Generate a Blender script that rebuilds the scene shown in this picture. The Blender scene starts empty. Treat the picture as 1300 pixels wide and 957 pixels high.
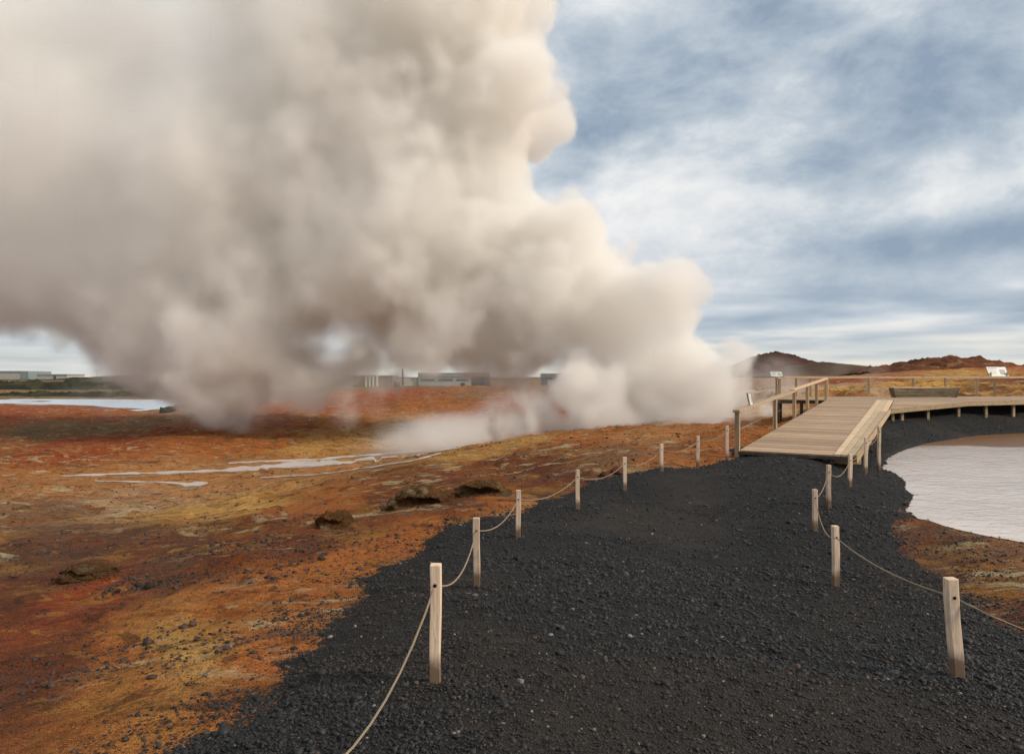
import bpy, bmesh, math, random
import numpy as np
from mathutils import Vector, Matrix

random.seed(7)
rng = np.random.default_rng(11)
scene = bpy.context.scene
COL = scene.collection
R = math.radians

# ------------------------------------------------------------------ camera
CZ = 2.0                       # eye height in world units
FPX, CX, CY = 867.0, 650.0, 478.5   # focal length and centre of the photograph in its own pixels
cam_d = bpy.data.cameras.new("camera")
cam = bpy.data.objects.new("camera", cam_d)
COL.objects.link(cam)
cam.location = (0, 0, CZ)
cam.rotation_euler = (R(90), 0, 0)
cam_d.sensor_width = 36
cam_d.lens = 36 * FPX / 1300
cam_d.clip_start = 0.05
cam_d.clip_end = 9000
scene.camera = cam

# ------------------------------------------------------------------ light
SUN_DIR = Vector((0.80, -0.30, 0.52)).normalized()      # towards the sun
SUN_EL = math.asin(SUN_DIR.z)
SUN_AZ = math.atan2(SUN_DIR.x, SUN_DIR.y)
sun_d = bpy.data.lights.new("sun", 'SUN')
sun_d.energy = 2.7
sun_d.angle = R(10)
sun_d.color = (1.0, 0.89, 0.75)
sun = bpy.data.objects.new("sun", sun_d)
COL.objects.link(sun)
sun.location = (40, -20, 40)
sun.rotation_euler = SUN_DIR.to_track_quat('Z', 'Y').to_euler()

scene.view_settings.view_transform = 'Standard'
scene.view_settings.look = 'None'
scene.view_settings.exposure = 0.3
scene.view_settings.gamma = 1.0
scene.view_settings.use_curve_mapping = False

scene.render.engine = 'CYCLES'
cy = scene.cycles
cy.use_denoising = True
cy.denoiser = 'OPENIMAGEDENOISE'
cy.max_bounces = 18
cy.diffuse_bounces = 3
cy.glossy_bounces = 3
cy.transmission_bounces = 3
cy.transparent_max_bounces = 8
cy.volume_bounces = 12
cy.volume_step_rate = 2.4
cy.use_adaptive_sampling = True
cy.adaptive_threshold = 0.025
cy.volume_max_steps = 256
cy.sample_clamp_indirect = 6


# ------------------------------------------------------------------ node helpers
class NT:
    """Small wrapper that builds node graphs."""
    def __init__(self, tree):
        self.t = tree
        self.n = tree.nodes
        self.l = tree.links

    def node(self, kind, **kw):
        nd = self.n.new(kind)
        for k, v in kw.items():
            setattr(nd, k, v)
        return nd

    def put(self, sock, v):
        if v is None:
            return
        if isinstance(v, bpy.types.NodeSocket):
            self.l.new(v, sock)
        else:
            if isinstance(v, (tuple, list)) and len(v) == 3 and sock.type == 'RGBA':
                v = (*v, 1)
            sock.default_value = v

    def math(self, op, a, b=None, c=None, clamp=False):
        nd = self.node('ShaderNodeMath', operation=op, use_clamp=clamp)
        for i, v in enumerate((a, b, c)):
            self.put(nd.inputs[i], v)
        return nd.outputs[0]

    def vmath(self, op, a, b=None, scale=None):
        nd = self.node('ShaderNodeVectorMath', operation=op)
        self.put(nd.inputs[0], a)
        if b is not None:
            self.put(nd.inputs[1], b)
        if scale is not None:
            self.put(nd.inputs['Scale'], scale)
        return nd.outputs['Value'] if op in ('DISTANCE', 'DOT_PRODUCT', 'LENGTH') else nd.outputs['Vector']

    def mix(self, f, a, b, blend='MIX'):
        nd = self.node('ShaderNodeMix', data_type='RGBA', blend_type=blend)
        self.put(nd.inputs[0], f)
        self.put(nd.inputs[6], a)
        self.put(nd.inputs[7], b)
        return nd.outputs[2]

    def noise(self, vec, scale, detail=4, rough=0.55, dist=0.0, out=0, dim='3D'):
        nd = self.node('ShaderNodeTexNoise', noise_dimensions=dim)
        self.put(nd.inputs['Vector'], vec)
        nd.inputs['Scale'].default_value = scale
        nd.inputs['Detail'].default_value = detail
        nd.inputs['Roughness'].default_value = rough
        nd.inputs['Distortion'].default_value = dist
        return nd.outputs[out]

    def voro(self, vec, scale, feature='F1', out='Distance', smooth=None, rand=1.0):
        nd = self.node('ShaderNodeTexVoronoi', feature=feature)
        self.put(nd.inputs['Vector'], vec)
        nd.inputs['Scale'].default_value = scale
        nd.inputs['Randomness'].default_value = rand
        if smooth is not None:
            nd.inputs['Smoothness'].default_value = smooth
        return nd.outputs[out]

    def remap(self, v, a, b, c=0.0, d=1.0, smooth=True):
        nd = self.node('ShaderNodeMapRange', interpolation_type='SMOOTHSTEP' if smooth else 'LINEAR')
        for i, x in enumerate((v, a, b, c, d)):
            self.put(nd.inputs[i], x)
        return nd.outputs[0]

    def scale3(self, vec, s):
        return self.vmath('MULTIPLY', vec, tuple(s))

    def bump(self, h, strength, dist, normal=None):
        nd = self.node('ShaderNodeBump')
        nd.inputs['Strength'].default_value = strength
        nd.inputs['Distance'].default_value = dist
        self.put(nd.inputs['Height'], h)
        self.put(nd.inputs['Normal'], normal)
        return nd.outputs[0]


def new_mat(name, rough=0.8, spec=0.3):
    m = bpy.data.materials.new(name)
    m.use_nodes = True
    t = NT(m.node_tree)
    b = m.node_tree.nodes['Principled BSDF']
    b.inputs['Roughness'].default_value = rough
    b.inputs['Specular IOR Level'].default_value = spec
    return m, t, b


# ------------------------------------------------------------------ world: sky with a broken cloud deck
world = bpy.data.worlds.new("World")
scene.world = world
world.use_nodes = True
wt = NT(world.node_tree)
for nd in list(wt.n):
    wt.n.remove(nd)
wout = wt.node('ShaderNodeOutputWorld')
bg = wt.node('ShaderNodeBackground')
WS = 0.1
bg.inputs['Strength'].default_value = WS
sky = wt.node('ShaderNodeTexSky', sky_type='NISHITA')
sky.sun_disc = False
sky.sun_elevation = SUN_EL
sky.sun_rotation = SUN_AZ
sky.air_density = 1.0
sky.dust_density = 1.5
sky.ozone_density = 1.6
tc = wt.node('ShaderNodeTexCoord')
dirv = wt.vmath('NORMALIZE', tc.outputs['Generated'])
sep = wt.node('ShaderNodeSeparateXYZ')
wt.put(sep.inputs[0], dirv)
zc = wt.math('MAXIMUM', sep.outputs[2], 0.0)
den = wt.math('ADD', zc, 0.075)
comb = wt.node('ShaderNodeCombineXYZ')
wt.put(comb.inputs[0], wt.math('DIVIDE', sep.outputs[0], den))
wt.put(comb.inputs[1], wt.math('DIVIDE', sep.outputs[1], den))
P = comb.outputs[0]
# banks of cloud: rounded overhead, drawn out into bands towards the horizon
low = wt.remap(sep.outputs[2], 0.04, 0.20, 1.0, 0.0)
big = wt.noise(wt.vmath('ADD', P, (3.1, 7.7, 0.0)), 0.42, 2, 0.5, 0.3)
med = wt.noise(wt.vmath('ADD', P, (11.3, 2.2, 0.0)), 0.80, 5, 0.50, 0.25)
D2 = wt.vmath('MULTIPLY', dirv, (1.0, 1.0, 1.75))
rnd = wt.noise(wt.vmath('ADD', D2, (2.7, 0.4, 6.1)), 3.6, 7, 0.55, 0.25)
rnd2 = wt.noise(wt.vmath('ADD', D2, (8.2, 3.9, 1.5)), 8.0, 7, 0.64, 0.25)
banks = wt.math('ADD', wt.math('MULTIPLY', rnd, 1.0), wt.math('MULTIPLY', rnd2, 0.46))
bands = wt.math('ADD', wt.math('MULTIPLY', big, 0.45), wt.math('MULTIPLY', med, 0.80))
lf = wt.math('MULTIPLY_ADD', low, 0.80, 0.12)
banks = wt.math('SUBTRACT', banks, 0.08)
dens = wt.math('ADD', wt.math('MULTIPLY', banks, wt.math('SUBTRACT', 1.0, lf)), wt.math('MULTIPLY', bands, lf))


def sky_patch(px, py, sx, sy):
    """Soft lobe of the cloud deck round one direction (elongated along the horizon)."""
    v = Vector(((px - CX) / FPX, 1.0, (CY - py) / FPX)).normalized()
    d = wt.vmath('SUBTRACT', dirv, tuple(v))
    right = Vector((v.y, -v.x, 0)).normalized()
    up = right.cross(v)
    a = wt.math('DIVIDE', wt.vmath('DOT_PRODUCT', d, tuple(right)), sx)
    b = wt.math('DIVIDE', wt.vmath('DOT_PRODUCT', d, tuple(up)), sy)
    r2 = wt.math('ADD', wt.math('MULTIPLY', a, a), wt.math('MULTIPLY', b, b))
    return wt.math('EXPONENT', wt.math('MULTIPLY', r2, -1.0))


for (px, py, sx, sy, k) in [(870, 200, .10, .06, .06), (1000, 250, .24, .05, .10), (880, 270, .12, .06, .03), (1210, 185, .14, .06, .05),
                            (735, 185, .05, .06, -.11), (1010, 70, .24, .09, -.09), (1230, 300, .16, .028, -.22),
                            (1080, 385, .2, .02, -.08), (790, 95, .07, .05, .07), (1240, 60, .2, .1, -.05),
                            (100, 440, .14, .03, -.08), (60, 350, .1, .05, .08)]:
    dens = wt.math('ADD', dens, wt.math('MULTIPLY', sky_patch(px, py, sx, sy), k))
ramp = wt.node('ShaderNodeValToRGB')
wt.put(ramp.inputs[0], dens)
cr = ramp.color_ramp
stops = [(0.43, (.235, .30, .385)), (0.53, (.325, .39, .465)), (0.62, (.43, .485, .54)), (0.71, (.58, .61, .64)), (0.86, (.77, .76, .745))]
cr.elements[0].position, cr.elements[0].color = stops[0][0], (*stops[0][1], 1)
cr.elements[1].position, cr.elements[1].color = stops[-1][0], (*stops[-1][1], 1)
for p, c in stops[1:-1]:
    e = cr.elements.new(p)
    e.color = (*c, 1)
clouds = wt.vmath('SCALE', ramp.outputs[0], scale=1.0 / WS)
hzb = wt.remap(sep.outputs[2], 0.0, 0.085, 0.60, 0.0)
clouds = wt.mix(hzb, clouds, tuple(q / WS for q in (.70, .68, .60)))
# near the horizon the light under the cloud deck is creamy
hz = wt.remap(sep.outputs[2], 0.0, 0.10, 1.0, 0.0)
cream = wt.mix(wt.math('MULTIPLY', hz, wt.remap(dens, 0.55, 0.85)), (1, 1, 1), (1.0, .93, .80))
clouds = wt.mix(1.0, clouds, cream, 'MULTIPLY')
cover = wt.remap(dens, 0.36, 0.58, 0.88, 1.0)
skycol = wt.mix(cover, sky.outputs[0], clouds)
wt.put(bg.inputs[0], skycol)
wt.l.new(bg.outputs[0], wout.inputs[0])


# ------------------------------------------------------------------ numpy noise
def _hash(ix, iy, seed):
    h = (ix.astype(np.int64) * 374761393 + iy.astype(np.int64) * 668265263 + seed * 974634541) & 0x7fffffff
    h = ((h ^ (h >> 13)) * 1274126177) & 0x7fffffff
    h = h ^ (h >> 16)
    return (h & 0xffff) / 65535.0


def vnoise(x, y, seed=0):
    x = np.asarray(x, float); y = np.asarray(y, float)
    ix, iy = np.floor(x), np.floor(y)
    fx, fy = x - ix, y - iy
    fx = fx * fx * fx * (fx * (fx * 6 - 15) + 10); fy = fy * fy * fy * (fy * (fy * 6 - 15) + 10)
    a = _hash(ix, iy, seed); b = _hash(ix + 1, iy, seed); c = _hash(ix, iy + 1, seed); d = _hash(ix + 1, iy + 1, seed)
    return (a + (b - a) * fx) * (1 - fy) + (c + (d - c) * fx) * fy


def fbm(x, y, octv=4, seed=0, gain=0.5):
    s = 0; a = 1; t = 0
    for o in range(octv):
        ca, sa = math.cos(o * 1.1 + .4), math.sin(o * 1.1 + .4)
        s = s + a * (vnoise((x * ca - y * sa) * 2 ** o, (x * sa + y * ca) * 2 ** o, seed + o * 17) - .5)
        t += a; a *= gain
    return s / t


def sstep(v, a, b):
    t = np.clip((v - a) / (b - a), 0, 1)
    return t * t * (3 - 2 * t)


# ------------------------------------------------------------------ terrain shape
def pz(px, py, Y):                 # point seen at a photograph pixel, at the given distance
    return ((px - CX) / FPX * Y, Y, CZ - (py - CY) / FPX * Y)


CTRL = []
for q in [  # bases of the rope posts and the path between them
        (553, 866, 4.62), (605, 748, 7.4), (658, 683, 10.3), (733, 648, 12.6), (793, 624, 14.4), (840, 600, 15.8), (886, 590, 16.9), (923, 582, 17.6),
        (1213, 866, 5.1), (1061, 747, 8.2), (1035, 677, 11), (1052, 645, 12.6), (1079, 620, 14.8), (1099, 602, 16.5), (1116, 595, 17.8),
        (800, 866, 4.81), (850, 750, 7.7), (900, 650, 12.5), (980, 585, 16.7), (1000, 579, 17.2),
        # ridge in front of the steam vent, then the basin
        (960, 556, 22), (985, 541, 30), (985, 537, 36), (800, 548, 28.7), (930, 545, 27.4), (700, 556, 27.5), (560, 572, 26), (480, 590, 25.5),
        (740, 585, 19), (640, 600, 19.5), (540, 622, 17),
        # slope down to the left
        (540, 635, 15), (610, 622, 15.7), (420, 660, 13.8), (470, 720, 9.6), (330, 720, 10), (300, 860, 5.2), (0, 866, 6), (150, 780, 8.4),
        (0, 700, 13.7), (200, 640, 22.5), (0, 640, 23), (380, 620, 22), (300, 590, 37), (100, 603, 33), (245, 616, 30.5), (430, 585, 39), (540, 578, 37), (0, 600, 35), (0, 560, 51), (150, 560, 50),
        # red hill beyond the basin
        (300, 545, 58), (450, 545, 58), (600, 540, 58), (450, 515, 80), (430, 505, 100), (500, 495, 105), (600, 493, 105), (700, 500, 92), (760, 512, 80), (250, 522, 82), (300, 512, 100),
        (350, 506, 120), (60, 530, 84), (150, 524, 92), (0, 531, 82), (500, 493, 160), (620, 492, 170), (720, 492, 170), (820, 500, 120),
        # lake bed and plain beyond
        (0, 513, 128), (120, 515, 122), (190, 522, 103), (250, 511, 135), (0, 507, 153), (250, 507, 153), (60, 503, 180), (200, 503, 180), (100, 490, 300), (300, 488, 320),
        (500, 490, 300), (700, 489, 300), (60, 481.5, 620), (400, 482, 620), (700, 482, 620),
        # ground right of the steam, behind the boardwalk
        (1060, 509, 44), (1200, 507, 46), (1300, 506, 46), (1100, 495, 60), (1250, 490, 62), (1060, 488, 85), (1060, 480, 140), (1100, 476, 130), (1250, 468, 125), (1300, 468, 120), (1200, 470, 150), (1000, 490, 110), (950, 495, 90),
        (1100, 477, 300), (1000, 478, 400), (1250, 470, 300), (900, 482, 300)]:
    CTRL.append(pz(*q))
CTRL += [(0, 0, .25), (-4, -6, .2), (5, -6, .2), (-6, 0, .1), (6, 0, 0.1), (0, -10, .2), (-12, 2, -1.0), (10, 3, -.35), (7, 6.5, -.36), (8, 9.2, -.42), (12, 7, -.42),
         (6.4, 10, -.46), (-20, 8, -2.0), (-25, 18, -2.4), (-10, -8, -.2), (15, -6, 0),
         # pond bed and banks
         (9.6, 13.5, -.75), (13, 18, -.95), (18, 16, -1.0), (12.2, 20.2, -.75), (20, 25, -.95), (26, 25, -1.0), (34, 24, -.9), (40, 18, -.2), (22, 9.5, -.30), (46, 30, .3), (30, 12, -.35),
         (24, 31.6, -.50), (20.5, 30.1, -.53), (15.9, 26.6, -.5), (17.2, 30.5, .22), (21.5, 32.6, .30), (26, 34.5, .30), (34, 37, .3), (14, 27.5, .15), (11.5, 23.0, -.22), (10.2, 19.8, -.46), (18, 38, .15), (30, 41, .3),
         (12.9, 23.7, -.48)]
for u in (-1.35, 1.35):
    for (Y, z) in ((0, 0), (30, -2.6 if u < 0 else .4), (60, -2.8 if u < 0 else 1.2), (120, -3 if u < 0 else 3), (300, -2 if u < 0 else 4), (900, .6), (3000, 1.2)):
        CTRL.append((u * (Y + 12), Y, z))
for u in (-.8, -.4, 0, .4, .8):
    CTRL.append((u * 1212, 1200, .7)); CTRL.append((u * 3012, 3000, 1.3))
CTRL = np.array(CTRL)


def warp(x, y):
    yy = np.maximum(np.asarray(y, float), -11) + 12
    return np.clip(np.asarray(x, float) / yy, -1.4, 1.4) * 2.2, np.log(yy)


def tps(r2):
    return np.where(r2 > 1e-12, .5 * r2 * np.log(np.maximum(r2, 1e-12)), 0)


cu, cv = warp(CTRL[:, 0], CTRL[:, 1])
n = len(CTRL)
K = tps((cu[:, None] - cu[None]) ** 2 + (cv[:, None] - cv[None]) ** 2) + np.eye(n) * 2e-4
Pm = np.stack([np.ones(n), cu, cv], 1)
A = np.block([[K, Pm], [Pm.T, np.zeros((3, 3))]])
TW = np.linalg.solve(A, np.concatenate([CTRL[:, 2], np.zeros(3)]))


def base_h(x, y):
    x = np.asarray(x, float); y = np.asarray(y, float)
    sh = x.shape
    u, v = warp(x.ravel(), y.ravel())
    out = np.empty(u.size)
    for i in range(0, u.size, 60000):
        s = slice(i, i + 60000)
        k = tps((u[s, None] - cu[None]) ** 2 + (v[s, None] - cv[None]) ** 2)
        out[s] = k @ TW[:n] + TW[n] + TW[n + 1] * u[s] + TW[n + 2] * v[s]
    return out.reshape(sh)


def seg_dist(x, y, poly):
    d = np.full(np.shape(x), 1e9)
    m = len(poly)
    for i in range(m):
        ax, ay = poly[i]; bx, by = poly[(i + 1) % m]
        ex, ey = bx - ax, by - ay
        t = np.clip(((x - ax) * ex + (y - ay) * ey) / (ex * ex + ey * ey + 1e-12), 0, 1)
        d = np.minimum(d, (x - ax - t * ex) ** 2 + (y - ay - t * ey) ** 2)
    return np.sqrt(d)


def in_poly(x, y, poly):
    c = np.zeros(np.shape(x), bool)
    m = len(poly)
    j = m - 1
    for i in range(m):
        xi, yi = poly[i]; xj, yj = poly[j]
        hit = ((yi > y) != (yj > y)) & (x < (xj - xi) * (y - yi) / (yj - yi + 1e-12) + xi)
        c ^= hit
        j = i
    return c


def sdist(x, y, poly):              # positive inside
    return np.where(in_poly(x, y, poly), 1, -1) * seg_dist(x, y, poly)


def on_ground(px, py, h=base_h, y0=2.0, y1=900):
    """First meeting of a pixel's ray with the ground."""
    Y = np.geomspace(y0, y1, 900)
    X = (px - CX) / FPX * Y
    Z = CZ - (py - CY) / FPX * Y
    g = h(X, Y)
    k = np.argmax(Z <= g)
    if k == 0:
        return X[-1], Y[-1]
    f = (Z[k - 1] - g[k - 1]) / ((Z[k - 1] - g[k - 1]) - (Z[k] - g[k]) + 1e-9)
    return X[k - 1] + f * (X[k] - X[k - 1]), Y[k - 1] + f * (Y[k] - Y[k - 1])


# gravel path outline (ground positions of its edge)
PATH_L = [(340, 866), (372, 832), (418, 800), (426, 768), (462, 742), (474, 716), (520, 700), (545, 676), (590, 656), (648, 648), (700, 628), (740, 607), (800, 598), (870, 589), (925, 579)]
PATH_R = [(1135, 596), (1152, 604), (1180, 632), (1160, 647), (1150, 668), (1175, 700), (1215, 735), (1262, 775), (1300, 800)]
path_poly = [on_ground(*q) for q in PATH_L]
path_poly += [(6.2, 19.5), (9.5, 24), (13, 30), (20, 36), (40, 42), (44, 35), (26.5, 30.9), (21.9, 29.0), (17.6, 25.6), (14.8, 22.9), (12.6, 20.2)]
path_poly += [on_ground(*q) for q in PATH_R]
path_poly += [(6.0, 3.5), (7, -6), (-3, -8), (-2.2, 1.0), (-1.9, 3.6)]

# pond outline
WZ = -0.55


def at_z(px, py, z):
    Y = (CZ - z) * FPX / (py - CY)
    return ((px - CX) / FPX * Y, Y)


pond_poly = [at_z(px, py, WZ) for px, py in [(1300, 687), (1250, 679), (1205, 668), (1170, 657), (1158, 648), (1165, 634), (1140, 608), (1118, 592), (1132, 580), (1150, 572), (1180, 562), (1240, 552), (1300, 549.5)]]
pond_poly += [(30, 33), (36, 31), (39, 24), (36, 17), (26, 12), (17, 10.5), (11, 10.2)]


STREAMS = [[on_ground(*q) for q in ln] for ln in (
    [(78, 605), (210, 600.5), (280, 598), (330, 593.5), (400, 589.5), (470, 583), (530, 577), (585, 568)],
    [(120, 611), (200, 612.5), (248, 615), (264, 613.5)], [(290, 588.5), (400, 583.5), (470, 578), (540, 572)], [(330, 607), (400, 602), (450, 596), (520, 586), (560, 576)])]


def line_dist(x, y, ln):
    d = np.full(np.shape(x), 1e9)
    for (ax, ay), (bx, by) in zip(ln[:-1], ln[1:]):
        ex, ey = bx - ax, by - ay
        t = np.clip(((x - ax) * ex + (y - ay) * ey) / (ex * ex + ey * ey + 1e-12), 0, 1)
        d = np.minimum(d, (x - ax - t * ex) ** 2 + (y - ay - t * ey) ** 2)
    return np.sqrt(d)


def ground_h(x, y):
    z = base_h(x, y)
    r = np.hypot(x, y)
    pd = sdist(x, y, path_poly)
    off = 1 - sstep(pd, -.8, .1)                  # 1 off the path
    sdm = np.minimum.reduce([line_dist(x, y, ln) for ln in STREAMS])
    offp = off
    off = off * (.12 + .88 * sstep(sdm, .5, 3.0))
    far = np.clip(r / 25, 0.3, 4)
    z = z + off * (fbm(x * .5, y * .5, 4, 3) * .26 * np.clip(far, .3, 1.6) + fbm(x * .12, y * .16, 3, 5) * .5 * np.clip(far - .5, 0, 1.5))
    z = z + off * (fbm(x * 2.2, y * 2.2, 4, 9, .6) * .10) * np.clip(1.6 - r / 60, 0, 1)
    # lumps and small scarps
    lump = np.clip(fbm(x * 1.1, y * 1.6, 3, 21) - .12, 0, 1)
    z = z + off * lump * .55 * sstep(r, 5, 12) * np.clip(1.5 - r / 90, 0, 1)
    z = z - (1 - offp) * .06 + (1 - offp) * (fbm(x * .8, y * .8, 3, 31) * .04)
    # soil relief out on the slopes
    z = z + off * np.abs(fbm(x * .33 + 9, y * .45, 5, 121, .58)) * -.9 * sstep(r, 16, 30) * np.clip(1.4 - r / 120, 0, 1)
    rg = sstep(x, 11, 18) * sstep(y, 43, 50) * np.clip(1.5 - r / 150, 0, 1)
    z = z + rg * (.35 - np.abs(fbm(x * .30 + 3, y * .22, 5, 171, .6)) * 3.2)
    # pond shore
    sd = sdist(x, y, pond_poly)
    nz = fbm(x * 1.4, y * 1.4, 3, 41) * .25
    want = WZ - np.clip((sd + nz) * .16, -.3, .4)
    w = sstep(sd, -1.6, -.1)
    z = z * (1 - w) + np.where(sd > -.1, np.minimum(z, want), want) * w
    # the soil stays below the boards of the ramp
    s_ = (x - 6.0) * .5117 + (y - 18.0) * .8592
    w_ = (x - 6.0) * .8592 - (y - 18.0) * .5117
    under = sstep(s_, -.7, -.15) * (1 - sstep(s_, 20, 21)) * sstep(w_, -.9, -.2) * (1 - sstep(w_, 3.1, 3.9))
    return np.where(under > 0, z * (1 - under) + np.minimum(z, .08 + .0378 * s_ - .2) * under, z)


# ------------------------------------------------------------------ object helpers
def tag(o, label=None, cat=None, group=None, kind=None):
    if label: o['label'] = label
    if cat: o['category'] = cat
    if group: o['group'] = group
    if kind: o['kind'] = kind
    return o


def link(name, me, mat=None, parent=None):
    o = bpy.data.objects.new(name, me)
    COL.objects.link(o)
    if mat and not me.materials:
        me.materials.append(mat)
    if parent:
        o.parent = parent
    return o


def empty(name, loc=(0, 0, 0), rz=0):
    o = bpy.data.objects.new(name, None)
    o.empty_display_size = .2
    COL.objects.link(o)
    o.location = loc
    o.rotation_euler = (0, 0, rz)
    return o


def mesh_np(name, verts, faces, smooth=False, attrs=None):
    me = bpy.data.meshes.new(name)
    verts = np.asarray(verts, np.float32); faces = np.asarray(faces, np.int32)
    k = faces.shape[1]
    me.vertices.add(len(verts)); me.vertices.foreach_set('co', verts.ravel())
    me.loops.add(faces.size); me.loops.foreach_set('vertex_index', faces.ravel())
    me.polygons.add(len(faces)); me.polygons.foreach_set('loop_start', np.arange(0, faces.size, k, dtype=np.int32))
    if smooth:
        me.polygons.foreach_set('use_smooth', np.ones(len(faces), bool))
    for an, (dt, val) in (attrs or {}).items():
        at = me.attributes.new(an, dt, 'POINT')
        at.data.foreach_set('color' if dt == 'FLOAT_COLOR' else 'value', np.asarray(val, np.float32).ravel())
    me.update(calc_edges=True)
    return me


def grid_faces(nx, ny):
    i = np.arange(nx * ny).reshape(ny, nx)
    return np.stack([i[:-1, :-1], i[:-1, 1:], i[1:, 1:], i[1:, :-1]], -1).reshape(-1, 4)


class MB:
    """Collects boxes and tubes, then links them as one mesh object."""
    def __init__(self):
        self.bm = bmesh.new()

    def box(self, x0, x1, y0, y1, z0, z1, M=None, bev=0.0):
        r = bmesh.ops.create_cube(self.bm, size=1)
        vs = r['verts']
        for v in vs:
            v.co = Vector(((x0 + x1) / 2 + v.co.x * (x1 - x0), (y0 + y1) / 2 + v.co.y * (y1 - y0), (z0 + z1) / 2 + v.co.z * (z1 - z0)))
        if bev:
            es = list({e for v in vs for e in v.link_edges})
            r2 = bmesh.ops.bevel(self.bm, geom=es, offset=bev, segments=1, affect='EDGES')
            vs = list({v for f in r2['faces'] for v in f.verts} | {v for v in vs if v.is_valid})
        if M is not None:
            for v in vs:
                v.co = M @ v.co
        return self

    def hexa(self, lo, hi):
        """Prism between two equal polygons."""
        a = [self.bm.verts.new(p) for p in lo]; b = [self.bm.verts.new(p) for p in hi]
        k = len(a)
        self.bm.faces.new(list(reversed(a))); self.bm.faces.new(b)
        for i in range(k):
            self.bm.faces.new((a[i], a[(i + 1) % k], b[(i + 1) % k], b[i]))
        return self

    def tube(self, pts, r, seg=6):
        pts = [Vector(p) for p in pts]
        rings = []
        for i, p in enumerate(pts):
            t = (pts[min(i + 1, len(pts) - 1)] - pts[max(i - 1, 0)]).normalized()
            a = t.cross(Vector((0, 0, 1)))
            if a.length < 1e-3: a = t.cross(Vector((1, 0, 0)))
            a.normalize(); b = a.cross(t)
            rr = r[i] if isinstance(r, (list, tuple)) else r
            rings.append([self.bm.verts.new(p + (a * math.cos(2 * math.pi * k / seg) + b * math.sin(2 * math.pi * k / seg)) * rr) for k in range(seg)])
        for i in range(len(rings) - 1):
            for k in range(seg):
                f = self.bm.faces.new((rings[i][k], rings[i][(k + 1) % seg], rings[i + 1][(k + 1) % seg], rings[i + 1][k]))
                f.smooth = True
        self.bm.faces.new(rings[0]); self.bm.faces.new(list(reversed(rings[-1])))
        return self

    def beam(self, p, q, w, h, up=(0, 0, 1), bev=0.0):
        p, q = Vector(p), Vector(q)
        d = q - p
        L = d.length
        d.normalize()
        s = d.cross(Vector(up)).normalized()
        u = s.cross(d)
        M = Matrix(((d.x, s.x, u.x, p.x), (d.y, s.y, u.y, p.y), (d.z, s.z, u.z, p.z), (0, 0, 0, 1)))
        return self.box(0, L, -w / 2, w / 2, -h / 2, h / 2, M, bev)

    def mesh(self, name):
        me = bpy.data.meshes.new(name)
        bmesh.ops.recalc_face_normals(self.bm, faces=self.bm.faces)
        self.bm.to_mesh(me); self.bm.free()
        return me

    def build(self, name, mat, parent=None):
        return link(name, self.mesh(name), mat, parent)


# ------------------------------------------------------------------ materials
# colours of the ground by place: albedo anchors at ground points
O_ = (.31, .100, .024); R_ = (.235, .047, .014); RB = (.115, .036, .015); YO = (.43, .235, .065); OL = (.125, .088, .038)
TA = (.37, .165, .055); DG = (.055, .055, .028); BR = (.17, .09, .045); PK = (.40, .27, .16); DB = (.10, .045, .025)
ANCH = []
for px, py, c in [(60, 850, RB), (160, 840, O_), (250, 810, YO), (330, 840, O_), (150, 760, R_), (60, 760, RB), (60, 700, DB), (220, 720, DB), (340, 750, O_), (430, 720, O_), (300, 700, RB),
                  (60, 650, BR), (150, 640, PK), (300, 640, YO), (400, 640, O_), (470, 640, RB), (380, 690, RB), (540, 650, RB), (560, 610, RB), (640, 590, RB), (720, 585, RB), (660, 566, YO), (600, 578, YO),
                  (750, 555, O_), (850, 555, TA), (900, 570, O_), (820, 575, BR), (700, 610, RB), (620, 640, O_), (500, 690, O_),
                  (250, 600, TA), (100, 610, TA), (400, 600, TA), (100, 570, R_), (300, 560, O_), (420, 555, YO), (200, 545, R_), (350, 530, R_), (450, 530, O_), (500, 545, YO), (600, 530, R_), (560, 515, O_), (420, 510, R_),
                  (700, 520, R_), (720, 505, RB), (500, 502, R_), (600, 500, BR), (650, 510, R_), (50, 530, R_), (120, 532, R_), (180, 535, OL), (80, 540, OL), (20, 525, R_), (220, 525, BR),
                  (1180, 690, DB), (1260, 700, BR), (1280, 740, RB), (1230, 680, BR), (955, 560, O_)]:
    x, y = on_ground(px, py)
    ANCH.append((x, y, *c))
ANCH += [(-30, 200, *DG), (-110, 165, *OL), (-75, 168, *DG), (-150, 190, *OL), (-140, 240, *DG), (-60, 230, *OL), (-90, 200, *OL), (-60, 300, *DG), (0, 400, *OL), (-300, 600, *DG), (0, 900, *DG), (200, 800, *BR), (600, 900, *BR), (-700, 1500, *DG), (0, 2500, *DG),
         (18, 46, .5, .28, .06), (25, 52, *O_), (35, 52, *RB), (40, 62, .5, .28, .06), (30, 70, .46, .30, .19), (26, 47, .47, .30, .16), (31, 45, *R_), (28, 58, .52, .29, .06), (48, 56, .46, .30, .19), (37, 47, .5, .3, .08), (50, 70, *RB), (55, 75, *O_), (60, 90, *YO), (50, 100, *R_), (80, 110, *O_), (45, 130, *BR), (60, 160, *BR), (100, 140, *R_),
         (100, 220, *BR), (30, 100, *RB), (20, 60, *OL), (14, 40, *O_), (36, 46, *YO), (44, 50, *O_), (20, 42, *RB), (14, 12, *BR), (14, 9, *DB), (20, 10, *BR), (30, 35, *DB)]
ANCH = np.array(ANCH)


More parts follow.
